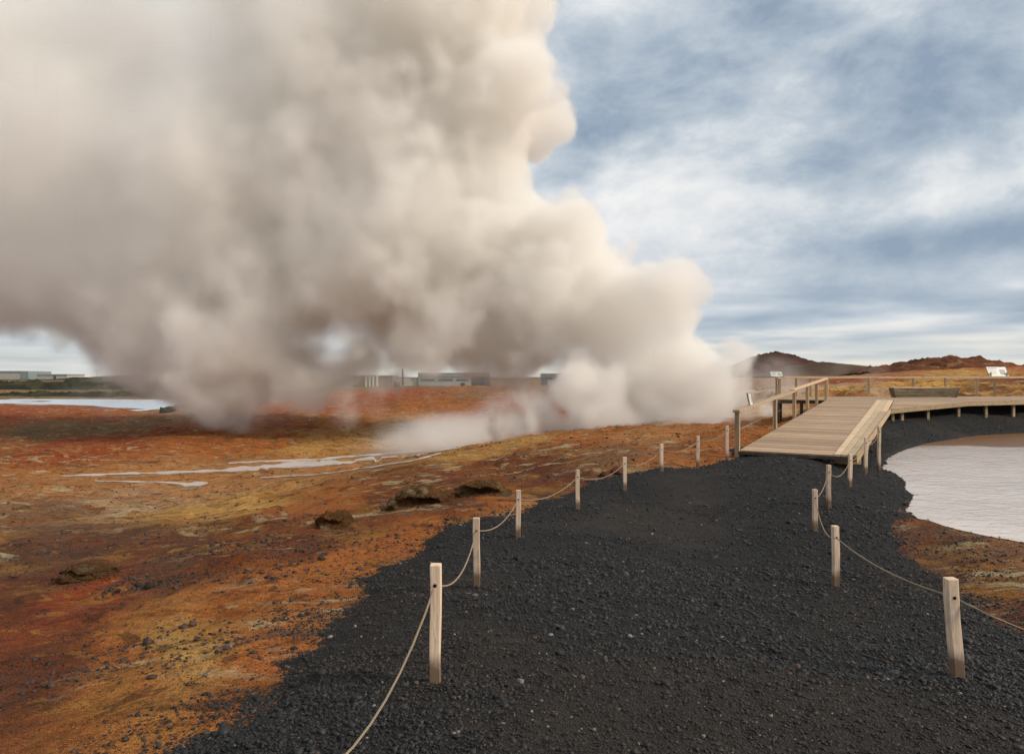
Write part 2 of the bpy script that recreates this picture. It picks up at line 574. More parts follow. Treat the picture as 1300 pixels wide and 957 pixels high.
def anchor_color(x, y):
    sh = x.shape
    x = x.ravel(); y = y.ravel()
    wx = fbm(x * .35, y * .35, 4, 71) * 3.2 * np.clip(y / 14, .35, 4); wy = fbm(x * .35, y * .35, 4, 83) * 3.2 * np.clip(y / 14, .35, 4)
    u, v = warp(x + wx, y + wy)
    au, av = warp(ANCH[:, 0], ANCH[:, 1])
    out = np.zeros((x.size, 3)); wsum = np.zeros(x.size)
    for i in range(len(ANCH)):
        d2 = ((u - au[i]) / .9) ** 2 + ((v - av[i]) / 1.1) ** 2
        w = 1 / (d2 + .0006) ** 2
        out += w[:, None] * ANCH[i, 2:]
        wsum += w
    out = out / wsum[:, None] * 1.65
    # wet rim round the pond
    out *= (1 - .5 * sstep(sdist(x, y, pond_poly) + fbm(x * 1.4, y * 1.4, 3, 41) * .5, -.75, -.15))[:, None]
    return np.concatenate([out, np.ones((x.size, 1))], 1)


def soil_material(name, attr=True, base=(.2, .08, .03), streak=1.0):
    m, t, b = new_mat(name, .92, .12)
    geo = t.node('ShaderNodeNewGeometry')
    pos = geo.outputs['Position']
    if attr:
        a = t.node('ShaderNodeAttribute', attribute_name='zone')
        col = a.outputs['Color']
    else:
        col = base
    n1 = t.noise(pos, .55, 6, .62, .6)
    n2 = t.noise(t.vmath('ADD', pos, (31, 12, 5)), 1.6, 6, .62, .8)
    n3 = t.noise(t.vmath('ADD', pos, (7, 55, 2)), 7.0, 5, .65, .3)
    n4 = t.noise(t.vmath('ADD', pos, (17, 5, 9)), 38.0, 3, .6)
    n5 = t.noise(t.vmath('ADD', pos, (3, 81, 4)), .16, 5, .6, .5)
    # mineral veins and patches: yellow sulphur crust, pale silica, burnt red, dark wet clay
    sl = t.scale3(pos, (.55, 1.0, 1.0))           # drawn out across the slope
    col = t.mix(t.math('MULTIPLY', t.remap(n5, .46, .62), .35 * streak), col, (.34, .085, .018))
    col = t.mix(t.math('MULTIPLY', t.remap(n1, .53, .62), .55 * streak), col, (.44, .21, .045))
    col = t.mix(t.math('MULTIPLY', t.remap(n2, .55, .63), .62 * streak), col, (.080, .032, .016))
    col = t.mix(t.math('MULTIPLY', t.remap(t.noise(t.vmath('ADD', sl, (91, 2, 8)), .9, 6, .68, 1.0), .56, .65), .65 * streak), col, (.33, .075, .014))
    col = t.mix(t.math('MULTIPLY', t.remap(t.noise(t.vmath('ADD', sl, (14, 62, 3)), 2.3, 7, .68, 1.4), .57, .64), .70 * streak), col, (.47, .235, .05))
    pale = t.math('MULTIPLY', t.remap(t.noise(t.vmath('ADD', sl, (2, 41, 8)), 1.3, 8, .70, 1.4), .545, .62), t.remap(n5, .38, .54))
    col = t.mix(t.math('MULTIPLY', pale, .9 * streak), col, (.56, .46, .26))
    grey = t.math('MULTIPLY', t.remap(t.noise(t.vmath('ADD', sl, (22, 4, 18)), 1.0, 8, .70, 1.2), .60, .67), .7)
    col = t.mix(grey, col, (.19, .17, .145))
    dk = t.noise(t.vmath('ADD', sl, (51, 7, 28)), .62, 8, .72, .8)
    col = t.mix(t.math('MULTIPLY', t.remap(dk, .57, .66), .68 * streak), col, (.052, .026, .016))
    col = t.mix(t.remap(n3, .44, .68, .0, .42), col, (.06, .027, .014))
    col = t.mix(t.remap(n4, .58, .70, .0, .62), col, (.045, .025, .017))
    col = t.mix(t.remap(t.noise(t.vmath('ADD', pos, (9, 9, 9)), 60, 2, .5), .68, .76, 0, .6), col, (.58, .38, .2))
    t.put(b.inputs['Base Color'], col)
    h = t.math('ADD', t.math('MULTIPLY', n3, .5), t.math('MULTIPLY', n4, .22))
    h = t.math('ADD', h, t.math('MULTIPLY', t.noise(pos, 14, 5, .7, .4), .35))
    nb = t.bump(t.math('ADD', n1, t.math('ADD', n2, dk)), 1.0, .45)
    t.put(b.inputs['Normal'], t.bump(h, 1.0, .16, nb))
    return m


M_SOIL = soil_material('coloured_soil')

# black lava gravel bed
M_BED, t, b = new_mat('lava_gravel_bed', .85, .25)
pos = t.node('ShaderNodeNewGeometry').outputs['Position']
v1 = t.voro(pos, 52.0, out='Color')
sepv = t.node('ShaderNodeSeparateColor'); t.put(sepv.inputs[0], v1)
d1 = t.voro(pos, 52.0)
d2 = t.voro(t.vmath('ADD', pos, (5, 3, 1)), 105.0)
wear = t.noise(pos, .45, 5, .6, .4)
col = t.mix(sepv.outputs[0], (.006, .0056, .0054), (.025, .023, .0215))
trd = t.node('ShaderNodeAttribute', attribute_name='trodden')
col = t.mix(t.math('MULTIPLY', trd.outputs['Fac'], t.remap(wear, .30, .60, .45, .85)), col, (.034, .026, .020))
col = t.mix(t.remap(t.noise(pos, 1.7, 5, .65), .60, .74, 0, .5), col, (.075, .052, .034))
t.put(b.inputs['Base Color'], col)
hh = t.math('SUBTRACT', 1.0, t.math('ADD', d1, t.math('MULTIPLY', d2, .5)))
t.put(b.inputs['Normal'], t.bump(hh, 1.0, .02, t.bump(t.noise(pos, 9, 5, .65), .8, .05)))

# single stones: colour comes with each stone
M_STONE, t, b = new_mat('lava_stone', .62, .35)
at = t.node('ShaderNodeAttribute', attribute_name='tone')
pos = t.node('ShaderNodeNewGeometry').outputs['Position']
t.put(b.inputs['Base Color'], t.mix(t.remap(t.noise(pos, 120, 2, .5), .3, .7, 0, .5), at.outputs['Color'], (.02, .019, .019)))


def wood_material(name, light, dark, rough=.72, scale=1.0, stain=False, axis='Z', weather=.4):
    m, t, b = new_mat(name, rough, .25)
    tcn = t.node('ShaderNodeTexCoord')
    oi = t.node('ShaderNodeObjectInfo')
    offs = t.node('ShaderNodeCombineXYZ')
    t.put(offs.inputs[0], t.math('MULTIPLY', oi.outputs['Random'], 37.0)); t.put(offs.inputs[1], t.math('MULTIPLY', oi.outputs['Random'], 11.0))
    p = t.vmath('ADD', tcn.outputs['Object'], offs.outputs[0])
    s = {'X': (.9, 16, 16), 'Y': (16, .9, 16), 'Z': (16, 16, .9)}[axis]
    p2 = t.scale3(p, tuple(q * scale for q in s))
    g = t.noise(p2, 2.2, 6, .65, .6)
    g2 = t.noise(p2, 9.0, 4, .6, .2)
    blot = t.noise(p, 3.2 * scale, 4, .6)
    col = t.mix(t.remap(g, .34, .68), light, dark)
    col = t.mix(t.remap(g2, .54, .70, 0, .6), col, tuple(q * .48 for q in dark))
    col = t.mix(t.remap(t.noise(t.vmath('MULTIPLY', p2, (1, 1, 1)), .9, 3, .5, .3), .60, .66, 0, .55), col, tuple(q * .35 for q in dark))
    col = t.mix(t.remap(blot, .5, .72, 0, weather), col, (.23, .20, .165))
    var = t.math('MULTIPLY_ADD', oi.outputs['Random'], .55, .72)
    col = t.mix(1.0, col, t.vmath('SCALE', (1, 1, 1), scale=var), 'MULTIPLY')
    if stain:
        sp = t.node('ShaderNodeSeparateXYZ'); t.put(sp.inputs[0], tcn.outputs['Object'])
        f = t.remap(t.math('ADD', sp.outputs[2], t.math('MULTIPLY', t.noise(p, 9, 4, .6), -.16)), 0.03, .17, 1.0, 0.0)
        col = t.mix(t.math('MULTIPLY', f, .85), col, (.085, .042, .018))
    t.put(b.inputs['Base Color'], col)
    t.put(b.inputs['Normal'], t.bump(t.math('ADD', g, g2), .35, .006))
    return m


M_POST = wood_material('pale_post_wood', (.68, .505, .365), (.52, .375, .265), stain=True, weather=.4)
M_DECK = wood_material('deck_plank_wood', (.50, .34, .215), (.37, .245, .15), axis='X', scale=.7, weather=.4)
M_BAND = wood_material('edge_board_wood', (.62, .46, .295), (.47, .33, .20), axis='X', scale=.7, weather=.25)
M_RAIL = wood_material('rail_wood', (.56, .405, .25), (.40, .28, .165), axis='X', scale=.8)
M_RPOST = wood_material('rail_post_wood', (.50, .355, .215), (.34, .235, .135), axis='Z', scale=.8)
M_FASC = wood_material('fascia_wood', (.52, .38, .22), (.34, .235, .13), axis='X', scale=.6)
M_BENCH = wood_material('weathered_bench_wood', (.17, .135, .08), (.075, .058, .035), axis='X', scale=.8)
M_BEAM = wood_material('dark_beam_wood', (.10, .075, .045), (.055, .040, .025), axis='X', scale=.8)

M_ROPE, t, b = new_mat('twisted_rope', .9, .1)
tcn = t.node('ShaderNodeTexCoord')
wv = t.node('ShaderNodeTexWave', wave_type='BANDS', bands_direction='DIAGONAL')
t.put(wv.inputs['Vector'], tcn.outputs['Object']); wv.inputs['Scale'].default_value = 30; wv.inputs['Distortion'].default_value = 1.5
t.put(b.inputs['Base Color'], t.mix(wv.outputs[0], (.22, .165, .11), (.40, .31, .21)))
t.put(b.inputs['Normal'], t.bump(wv.outputs[0], .8, .006))


def flat_mat(name, c, rough=.7, spec=.3, metal=0.0, var=.25, sc=3.0):
    m, t, b = new_mat(name, rough, spec)
    p = t.node('ShaderNodeTexCoord').outputs['Object']
    t.put(b.inputs['Base Color'], t.mix(t.remap(t.noise(p, sc, 5, .6), .35, .7), c, tuple(q * (1 - var) for q in c)))
    b.inputs['Metallic'].default_value = metal
    return m


M_HOLE = flat_mat('dark_rope_hole', (.025, .017, .012), .95, .05)
M_SIGNW = flat_mat('sign_panel_white', (.60, .59, .54), .45, .4, var=.08)
M_SIGNG = flat_mat('sign_print_grey', (.40, .41, .40), .6, .3)
M_SIGNF = flat_mat('sign_frame', (.30, .235, .16), .6, .3)
M_WIRE = flat_mat('steel_wire', (.35, .34, .33), .45, .5, .7)

# ------------------------------------------------------------------ ground
def axis_pts(a0, a1, c, k, s):
    t0 = math.asinh((a0 - c) / s); t1 = math.asinh((a1 - c) / s)
    m = int((t1 - t0) / k)
    return c + s * np.sinh(np.linspace(t0, t1, m))


gx = axis_pts(-3200, 3200, 0, .0185, 3.2)
gy = axis_pts(-10.5, 3600, 6, .0165, 4.0)
X, Y = np.meshgrid(gx, gy)
Z = ground_h(X, Y)
zone = anchor_color(X, Y)
me = mesh_np('ground', np.stack([X.ravel(), Y.ravel(), Z.ravel()], 1), grid_faces(len(gx), len(gy)), True, {'zone': ('FLOAT_COLOR', zone)})
tag(link('ground', me, M_SOIL), kind='structure')

# gravel path: its own sheet, dipping under the soil at its ragged edge
qx = np.arange(-5, 30, .085); qy = np.arange(-8, 40, .085)
X, Y = np.meshgrid(qx, qy)
sd = sdist(X, Y, path_poly)
edge = sd + fbm(X * 1.3, Y * 1.3, 4, 51, .6) * .9
gz = ground_h(X, Y)
Zp = gz + np.clip((edge - .12) * .14, -.12, .05) + .03 * sstep(edge, .3, 1.0) + fbm(X * 3.1, Y * 3.1, 4, 61, .65) * .05 + fbm(X * .5, Y * .5, 2, 63) * .04 * sstep(edge, 0, 1)
keep = (edge > -.5)
f = grid_faces(len(qx), len(qy))
f = f[keep.ravel()[f].all(1)]
used = np.unique(f); remap_i = np.full(X.size, -1); remap_i[used] = np.arange(len(used))
V = np.stack([X.ravel(), Y.ravel(), Zp.ravel()], 1)[used]
trod = (sstep(fbm(X * .45, Y * .45, 4, 15), -.05, .16) * sstep(edge, .6, 1.8)).ravel()[used]
me = mesh_np('gravel_path', V, remap_i[f], True, {'trodden': ('FLOAT', trod)})
tag(link('gravel_path', me, M_BED), kind='structure')


def surf_h(x, y):
    """Top of the ground or of the gravel, whichever is higher."""
    g = ground_h(x, y)
    e = sdist(x, y, path_poly) + fbm(x * 1.3, y * 1.3, 4, 51, .6) * .9
    p = g + np.clip((e - .12) * .14, -.12, .05) + .03 * sstep(e, .3, 1.0) + fbm(x * 3.1, y * 3.1, 4, 61, .65) * .05 + fbm(x * .5, y * .5, 2, 63) * .04 * sstep(e, 0, 1)
    return np.where(e > -.4, np.maximum(g, p), g)


def z_at(x, y):
    return float(surf_h(np.array([x]), np.array([y]))[0])


# ------------------------------------------------------------------ loose stones
CUBE = np.array([[-1, -1, -1], [1, -1, -1], [1, 1, -1], [-1, 1, -1], [-1, -1, 1], [1, -1, 1], [1, 1, 1], [-1, 1, 1]], float) * .62
CF = np.array([[0, 2, 1], [0, 3, 2], [4, 5, 6], [4, 6, 7], [0, 1, 5], [0, 5, 4], [1, 2, 6], [1, 6, 5], [2, 3, 7], [2, 7, 6], [3, 0, 4], [3, 4, 7]])


def stones(name, x, y, size, tones, mat, sink=.25, flat=.65):
    m = len(x)
    z = surf_h(x, y)
    v = CUBE[None] * (1 + rng.uniform(-.62, .5, (m, 8, 3)))
    sc = np.stack([size * rng.uniform(.75, 1.35, m), size * rng.uniform(.6, 1.1, m), size * flat * rng.uniform(.6, 1.3, m)], 1)
    v = v * sc[:, None, :]
    ax = rng.uniform(-.6, .6, m); az = rng.uniform(0, 6.28, m)
    ca, sa = np.cos(ax)[:, None], np.sin(ax)[:, None]
    vy = v[:, :, 1] * ca - v[:, :, 2] * sa; vz = v[:, :, 1] * sa + v[:, :, 2] * ca
    cz_, sz = np.cos(az)[:, None], np.sin(az)[:, None]
    vx = v[:, :, 0] * cz_ - vy * sz; vy = v[:, :, 0] * sz + vy * cz_
    V = np.stack([vx + x[:, None], vy + y[:, None], vz + (z + size * flat * sink)[:, None]], -1)
    F = (CF[None] + (np.arange(m) * 8)[:, None, None]).reshape(-1, 3)
    tn = np.repeat(np.concatenate([tones, np.ones((m, 1))], 1), 8, 0)
    return tag(link(name, mesh_np(name, V.reshape(-1, 3), F, False, {'tone': ('FLOAT_COLOR', tn)}), mat), kind='stuff')


def gravel_points():
    xs, ys = [], []
    for (y0, y1, per, reach) in [(2.9, 5.5, 5600, .88), (5.5, 9, 2100, .80), (9, 13, 640, .78), (13, 19, 230, .8), (19, 33, 70, .85)]:
        xa, xb = -y1 * reach, y1 * reach
        xa = max(xa, -6)
        cnt = int((xb - xa) * (y1 - y0) * per)
        x = rng.uniform(xa, xb, cnt); y = rng.uniform(y0, y1, cnt)
        e = sdist(x, y, path_poly) + fbm(x * 1.3, y * 1.3, 4, 51, .6) * .9
        clump = fbm(x * 1.9, y * 1.9, 3, 77)
        wr = sstep(fbm(x * .45, y * .45, 4, 15), -.05, .16) * sstep(e, .6, 1.8)
        p = np.where(e > .0, .95 - .38 * wr, np.exp(np.minimum(e, 0) * 2.6) * .9 * sstep(clump, -.16, .16))
        inpond = sdist(x, y, pond_poly) > .1
        ok = (rng.uniform(size=cnt) < p) & ~inpond & (np.abs(x) < .9 * y + .6)
        xs.append(x[ok]); ys.append(y[ok])
    return np.concatenate(xs), np.concatenate(ys)


x, y = gravel_points()
m = len(x)
size = np.exp(rng.normal(math.log(.0076), .50, m)) * (1 - .22 * sstep(fbm(x * .45, y * .45, 4, 15), -.05, .16)) * np.clip(.72 + y / 16, .85, 2.3)
g = np.clip(np.exp(rng.normal(math.log(.0150), .60, m)), .005, .09)
bright = rng.uniform(size=m) < .012
g = np.where(bright, rng.uniform(.10, .26, m), g)
wear = sstep(fbm(x * .45, y * .45, 4, 15), -.05, .16)
tone = np.stack([g * (1.06 + .45 * wear), g * (.97 + .14 * wear), g * (.92 - .14 * wear)], 1)
red = rng.uniform(size=m) < .02
tone[red] = np.array([.10, .05, .03])
stones('lava_gravel', x, y, size, tone, M_STONE)

# clods and pebbles lying on the coloured soil
cnt = 42000
yy = np.exp(rng.uniform(math.log(3.5), math.log(40), cnt)); xx = rng.uniform(-.85, .9, cnt) * yy
e = sdist(xx, yy, path_poly)
cl = fbm(xx * .8, yy * .8, 4, 99)
ok = (e < -.15) & (rng.uniform(size=cnt) < sstep(cl, -.06, .22) * .55 + .02) & (sdist(xx, yy, pond_poly) < -.05) & ((xx < 9) | (yy < 16))
xx, yy = xx[ok], yy[ok]
for (px, py, w_, k_) in [(190, 745, .34, 260), (215, 738, .3, 160), (150, 752, .2, 60), (300, 695, .7, 420), (330, 720, .8, 360), (112, 735, .45, 200), (60, 700, .8, 200), (260, 670, .9, 220), (420, 690, .7, 260), (250, 830, .5, 120), (330, 800, .6, 220), (150, 850, .5, 140), (1262, 690, .8, 120)]:
    cx_, cy_ = on_ground(px, py, ground_h)
    xx = np.append(xx, cx_ + rng.normal(0, w_, k_)); yy = np.append(yy, cy_ + rng.normal(0, w_ * .6, k_))
m = len(xx)
size = np.minimum(np.exp(rng.normal(math.log(.0115), .55, m)) * np.clip(.6 + yy / 16, .6, 2.2), .06)
k = rng.uniform(size=m)[:, None]
tone = np.array([.028, .018, .013]) * (1 - k) + np.array([.10, .042, .022]) * k
stones('soil_clods', xx, yy, size, tone, M_STONE, .2, .7)

# ------------------------------------------------------------------ water
def water_mat(name, c, rough, bscale, bdist, spec=.5, far=None):
    m, t, b = new_mat(name, rough, spec)
    p = t.node('ShaderNodeNewGeometry').outputs['Position']
    r1 = t.noise(t.scale3(p, (1, 1.3, 1)), bscale, 4, .6, .6)
    r2 = t.noise(p, bscale * 3.1, 3, .6, .3)
    c2 = t.mix(t.remap(t.noise(p, .35, 4, .6), .38, .65), c, tuple(q * .86 for q in c))
    t.put(b.inputs['Base Color'], c2)
    t.put(b.inputs['Normal'], t.bump(t.math('ADD', r1, t.math('MULTIPLY', r2, .4)), 1.0, bdist))
    b.inputs['IOR'].default_value = 1.33
    return m, t, b, c2


M_POND, t, b, c2 = water_mat('milky_pond_water', (.70, .595, .52), .08, 2.7, .026)
at = t.node('ShaderNodeAttribute', attribute_name='far_brown')
t.put(b.inputs['Base Color'], t.mix(at.outputs['Fac'], c2, (.16, .075, .025)))  # brown base colour on the far side of the pond
t.put(b.inputs['Specular IOR Level'], t.remap(at.outputs['Fac'], 0.0, 1.0, .5, .12))
t.put(b.inputs['Roughness'], t.remap(at.outputs['Fac'], 0.0, 1.0, .07, .3))
M_LAKE = water_mat('lake_water', (.52, .56, .60), .18, .3, .05)[0]
M_STREAM, t, b, _c = water_mat('runoff_water', (.56, .47, .40), .35, 3.0, .01)
at = t.node('ShaderNodeAttribute', attribute_name='film')
geo = t.node('ShaderNodeNewGeometry').outputs['Position']
fm = t.math('ADD', at.outputs['Fac'], t.math('MULTIPLY', t.math('SUBTRACT', t.noise(t.scale3(geo, (.5, 1.2, 1)), 1.6, 6, .68, .8), .5), 1.6))
t.put(b.inputs['Alpha'], t.remap(fm, .15, .85, 0.0, .92))

px_ = np.arange(6.5, 41, .25); py_ = np.arange(8.5, 35, .25)
X, Y = np.meshgrid(px_, py_)
sd = sdist(X, Y, pond_poly)
keep = sd > -.9
f = grid_faces(len(px_), len(py_)); f = f[keep.ravel()[f].all(1)]
used = np.unique(f); ri = np.full(X.size, -1); ri[used] = np.arange(len(used))
V = np.stack([X.ravel(), Y.ravel(), np.full(X.size, WZ)], 1)[used]
# the water colour turns brown towards the far shore
far_shore = [(16.6, 27.3), (20.9, 30.6), (24.5, 32.2), (30, 33), (30, 36), (15, 36)]
far_brown = (sstep(Y + fbm(X * .7, Y * 1.2, 4, 8) * 1.6, 24.5, 25.2) * sstep(X, 13.0, 15.0)).ravel()[used]
tag(link('pond', mesh_np('pond', V, ri[f], True, {'far_brown': ('FLOAT', far_brown)}), M_POND), kind='structure')

# lake
LZ = -2.98
lk = [at_z(px, py, LZ) for px, py in [(-160, 513.5), (0, 513), (60, 513), (115, 514.5), (150, 518), (172, 521.5), (192, 522.5), (203, 520), (212, 515), (232, 511.5), (258, 509.6), (250, 507.4), (120, 506.6), (0, 506.4), (-160, 506.4)]]
m = MB(); m.hexa([(x, y, LZ - .6) for x, y in lk], [(x, y, LZ) for x, y in lk])
tag(m.build('lake', M_LAKE), kind='structure')


def stream(name, pts):
    """Shallow run-off lying on the soil: (px, py, half width in px)."""
    V = []
    dense = []
    for (a, b_) in zip(pts[:-1], pts[1:]):
        for q in np.linspace(0, 1, 17)[:-1]:
            dense.append(tuple(np.array(a) * (1 - q) + np.array(b_) * q))
    dense.append(pts[-1])
    rows = []
    for i, (px, py, hw) in enumerate(dense):
        hw2 = hw * max(.25, 1 + 2.2 * float(fbm(np.array([px * .06]), np.array([3.3]), 3, 5)[0])) + .05
        lo = on_ground(px, py + hw2, ground_h, 10, 80); hi = on_ground(px, py - hw2, ground_h, 10, 80)
        lim = hw2 * lo[1] ** 2 / 1500
        if abs(hi[1] - lo[1]) > lim: hi = (lo[0] * (1 + lim / lo[1]), lo[1] + lim)
        rows.append([tuple(np.array(lo) * (1 - k) + np.array(hi) * k) for k in np.linspace(0, 1, 7)])
    A_ = np.array(rows)
    x, y = A_[..., 0], A_[..., 1]
    k = np.abs(np.linspace(-1, 1, 7))[None]
    z = ground_h(x, y) + .05 - .05 * k ** 3
    V = np.stack([x.ravel(), y.ravel(), z.ravel()], 1)
    return tag(link(name, mesh_np(name, V, grid_faces(7, len(rows)), True, {'film': ('FLOAT', np.broadcast_to(1 - k ** 2, x.shape).ravel())}), M_STREAM), kind='structure')


stream('stream', [(78, 605, .8), (140, 602.5, 1.6), (210, 600.5, 2.0), (280, 598, 2.4), (330, 593.5, 4.0), (400, 589.5, 5.0), (470, 583, 2.8), (530, 577, 1.6), (585, 568, .8)])
stream('runoff_channel', [(120, 611, .7), (200, 612.5, .8), (226, 614, 1.4), (236, 616, 4.2), (250, 615, 4.6), (264, 613.5, .6)])
stream('stream_branch', [(290, 588.5, .8), (340, 586, 2.0), (400, 583.5, 1.6), (470, 578, 1.4), (540, 572, .8)])
stream('runoff_trickle', [(330, 607, .8), (400, 602, 1.6), (450, 596, 1.6), (520, 586, 1.2), (560, 576, .8)])

# ------------------------------------------------------------------ hills
def hill(name, prof, Yc, depth, mat, seed, base_drop=2.0, rough=.06, nx=150, ny=60, zbase=None):
    """Ridge with the given skyline (photograph pixels at distance Yc) and a real back and front slope."""
    prof = sorted(prof)
    xs = np.array([(p[0] - CX) / FPX * Yc for p in prof]); zs = np.array([CZ - (p[1] - CY) / FPX * Yc for p in prof])
    u = np.linspace(xs[0], xs[-1], nx); v = np.linspace(-1, 1, ny)
    X, V_ = np.meshgrid(u, v)
    top = np.interp(u, xs, zs)[None]
    Yw = Yc + V_ * depth
    bump = np.where(V_ < 0, (1 - np.abs(V_) ** 1.5), (1 - V_ ** 2)) 
    base = (ground_h(X, Yw) - base_drop) if zbase is None else zbase
    Zt = base + (top - base) * np.clip(bump, 0, 1)
    amp = (top - base) * np.clip(bump, 0, 1)
    sc = 14 / depth
    Zt = Zt + fbm(X * sc * .25, Yw * sc * .25, 5, seed, .58) * amp * rough * 5 + fbm(X * sc * 1.2, Yw * sc * 1.2, 5, seed + 3, .62) * amp * rough * 3.2
    Vv = np.stack([X.ravel(), Yw.ravel(), Zt.ravel()], 1)
    return tag(link(name, mesh_np(name, Vv, grid_faces(nx, ny), True), mat), kind='structure')


def hill_material(name, c1, c2, c3, sc):
    m, t, b = new_mat(name, .95, .08)
    p = t.node('ShaderNodeNewGeometry').outputs['Position']
    n1 = t.noise(t.scale3(p, (1, 1, 2.2)), sc, 6, .62, .6)
    n2 = t.noise(t.vmath('ADD', p, (40, 3, 9)), sc * 3, 6, .65, .5)
    col = t.mix(t.remap(n1, .38, .62), c1, c2)
    col = t.mix(t.remap(n2, .54, .68), col, c3)
    t.put(b.inputs['Base Color'], col)
    t.put(b.inputs['Normal'], t.bump(t.math('ADD', n1, n2), .9, 1.5))
    return m


M_H1 = hill_material('dark_crater_soil', (.048, .024, .017), (.095, .032, .018), (.026, .024, .023), .05)
M_H2 = hill_material('brown_slope_soil', (.105, .062, .036), (.085, .050, .030), (.13, .066, .032), .02)
M_H3 = hill_material('red_ridge_soil', (.185, .062, .026), (.095, .040, .022), (.28, .125, .05), .08)
M_H4 = hill_material('blue_far_hill', (.10, .085, .075), (.08, .07, .065), (.12, .09, .07), .01)
hill('crater_hill', [(915, 474), (927, 467), (940, 462.5), (955, 456), (962, 452.5), (972, 450), (984, 448.5), (995, 448), (1002, 450), (1009, 455.5), (1022, 456.5), (1040, 460), (1060, 466), (1090, 474)], 420, 70, M_H1, 3, 3, .085)
hill('brown_hill', [(975, 478), (1000, 471), (1020, 465), (1036, 459.5), (1050, 460), (1075, 463.5), (1110, 466), (1150, 467), (1190, 468), (1230, 472), (1280, 478)], 300, 80, M_H2, 9, 3, .02)
hill('red_ridge', [(1100, 473), (1118, 466.5), (1130, 463), (1150, 463.5), (1163, 458.5), (1167, 456), (1180, 457), (1200, 453.5), (1212, 453), (1225, 456.5), (1245, 461.5), (1262, 463.5), (1290, 464), (1330, 463), (1400, 466), (1460, 474)], 200, 42, M_H3, 14, 3, .13)

# ------------------------------------------------------------------ boardwalk
SO = Vector((6.0, 18.0)); SD = Vector((.5117, .8592)); SN = Vector((.8592, -.5117))
SL = .0378


def sw(s, w, dz=0.0):
    p = SO + SD * s + SN * w
    return Vector((p.x, p.y, .08 + SL * min(max(s, -.5), 20.1) + dz))


def to_sw(x, y):
    d = Vector((x, y)) - SO
    return d.dot(SD), d.dot(SN)


deck = empty('boardwalk', (6.0, 18.0, z_at(6.0, 18.0)))
tag(deck, 'raised boardwalk of pale planks ramping up from the black gravel to a railed viewing platform', 'boardwalk')
INV = Matrix.Translation(-Vector(deck.location))


def part(mb, name, mat, parent=None):
    mb.bm.transform(INV)
    return mb.build(name, mat, parent or deck)


POLY = [(20.1, 0.0), (19.5, -2.43), (24.0, -3.03)] + [to_sw(30, 41.2), to_sw(48, 43)] + [to_sw(46, 41.4), to_sw(25.1, 33.5), (19.8, 6.0), (14.5, 2.98), (14.5, 0)]


def clip_w(s):
    ws = []
    m_ = len(POLY)
    for i in range(m_):
        a, b_ = POLY[i], POLY[(i + 1) % m_]
        if (a[0] > s) != (b_[0] > s):
            ws.append(a[1] + (s - a[0]) / (b_[0] - a[0]) * (b_[1] - a[1]))
    return (min(ws), max(ws)) if len(ws) >= 2 else None


PW = .185


def plank_mesh(w0, w1, slope):
    mb = MB()
    mb.box(w0, w1, 0, PW - .017, -.035, 0)
    return mb.mesh('plank')


def place_plank(me, s):
    o = link('plank', me, M_DECK, deck)
    p = sw(s, 0) - Vector(deck.location)
    p.z += random.uniform(-.003, .003)
    sl = math.atan(SL) if s < 20.1 else 0
    Mx = Matrix(((SN.x, SD.x, 0), (SN.y, SD.y, 0), (0, 0, 1))).to_4x4()
    # local x = across, local y = along, z up (mirrored axes resolved by building from vectors)
    ex = Vector((SN.x, SN.y, 0)); ey = Vector((SD.x * math.cos(sl), SD.y * math.cos(sl), math.sin(sl))); ez = ex.cross(ey)
    o.matrix_local = Matrix(((ex.x, ey.x, ez.x, p.x), (ex.y, ey.y, ez.y, p.y), (ex.z, ey.z, ez.z, p.z), (0, 0, 0, 1)))
    return o


shared = plank_mesh(0, 2.25, True)
s = 0.0
while s < 14.5:
    place_plank(shared, s); s += PW
while s < 43:
    c = clip_w(s + PW * .5)
    if c:
        w0, w1 = c
        if s < 20.1:
            w0 = 0 if s < 19.5 else w0
            place_plank(plank_mesh(w0, 2.25, True), s)
            if w1 > 3.06:
                place_plank(plank_mesh(3.0, w1, True), s)
        else:
            place_plank(plank_mesh(w0, w1, False), s)
    s += PW
# light lengthwise boards along the pond side of the ramp
for k in range(3):
    for (sa, sb) in ((-.02, 6.6), (6.61, 13.2), (13.21, 20.1)):
        def wk(s_, j):
            t_ = min(max(s_ / 14.5, 0), 1)
            return 2.262 + (2.72 - 2.262 + (.26 * t_)) * j / 3
        mb = MB()
        lo = [sw(sa, wk(sa, k), -.03), sw(sb, wk(sb, k), -.03), sw(sb, wk(sb, k + 1) - .012, -.03), sw(sa, wk(sa, k + 1) - .012, -.03)]
        hi = [p + Vector((0, 0, .048)) for p in lo]
        mb.hexa(lo, hi)
        part(mb, 'edge_board', M_BAND)
# fascia and joists
part(MB().beam(sw(-.03, -.03, -.075), sw(-.03, 2.74, -.075), .035, .07), 'fascia_board', M_BEAM)
for (a, b_) in (((-.0, 2.75), (7.2, 2.88)), ((7.22, 2.88), (14.5, 3.01)), ((14.52, 3.01), (19.8, 6.03)), ((19.82, 6.03), to_sw(25.14, 33.48)), (to_sw(25.2, 33.5), to_sw(46, 41.38))):
    part(MB().beam(sw(*a, -.085), sw(*b_, -.085), .04, .20), 'fascia_board', M_FASC)
for w in (.05, 1.1, 2.2):
    part(MB().beam(sw(0.05, w, -.14), sw(20.0, w, -.14), .07, .19), 'joist', M_BEAM)
part(MB().beam(sw(.25, 2.0, -.20), sw(.9, 2.78, -.26), .08, .13), 'joist', M_FASC)
part(MB().beam(sw(19.5, -2.45, -.12), sw(20.1, 0, -.12), .05, .19), 'fascia_board', M_BEAM)
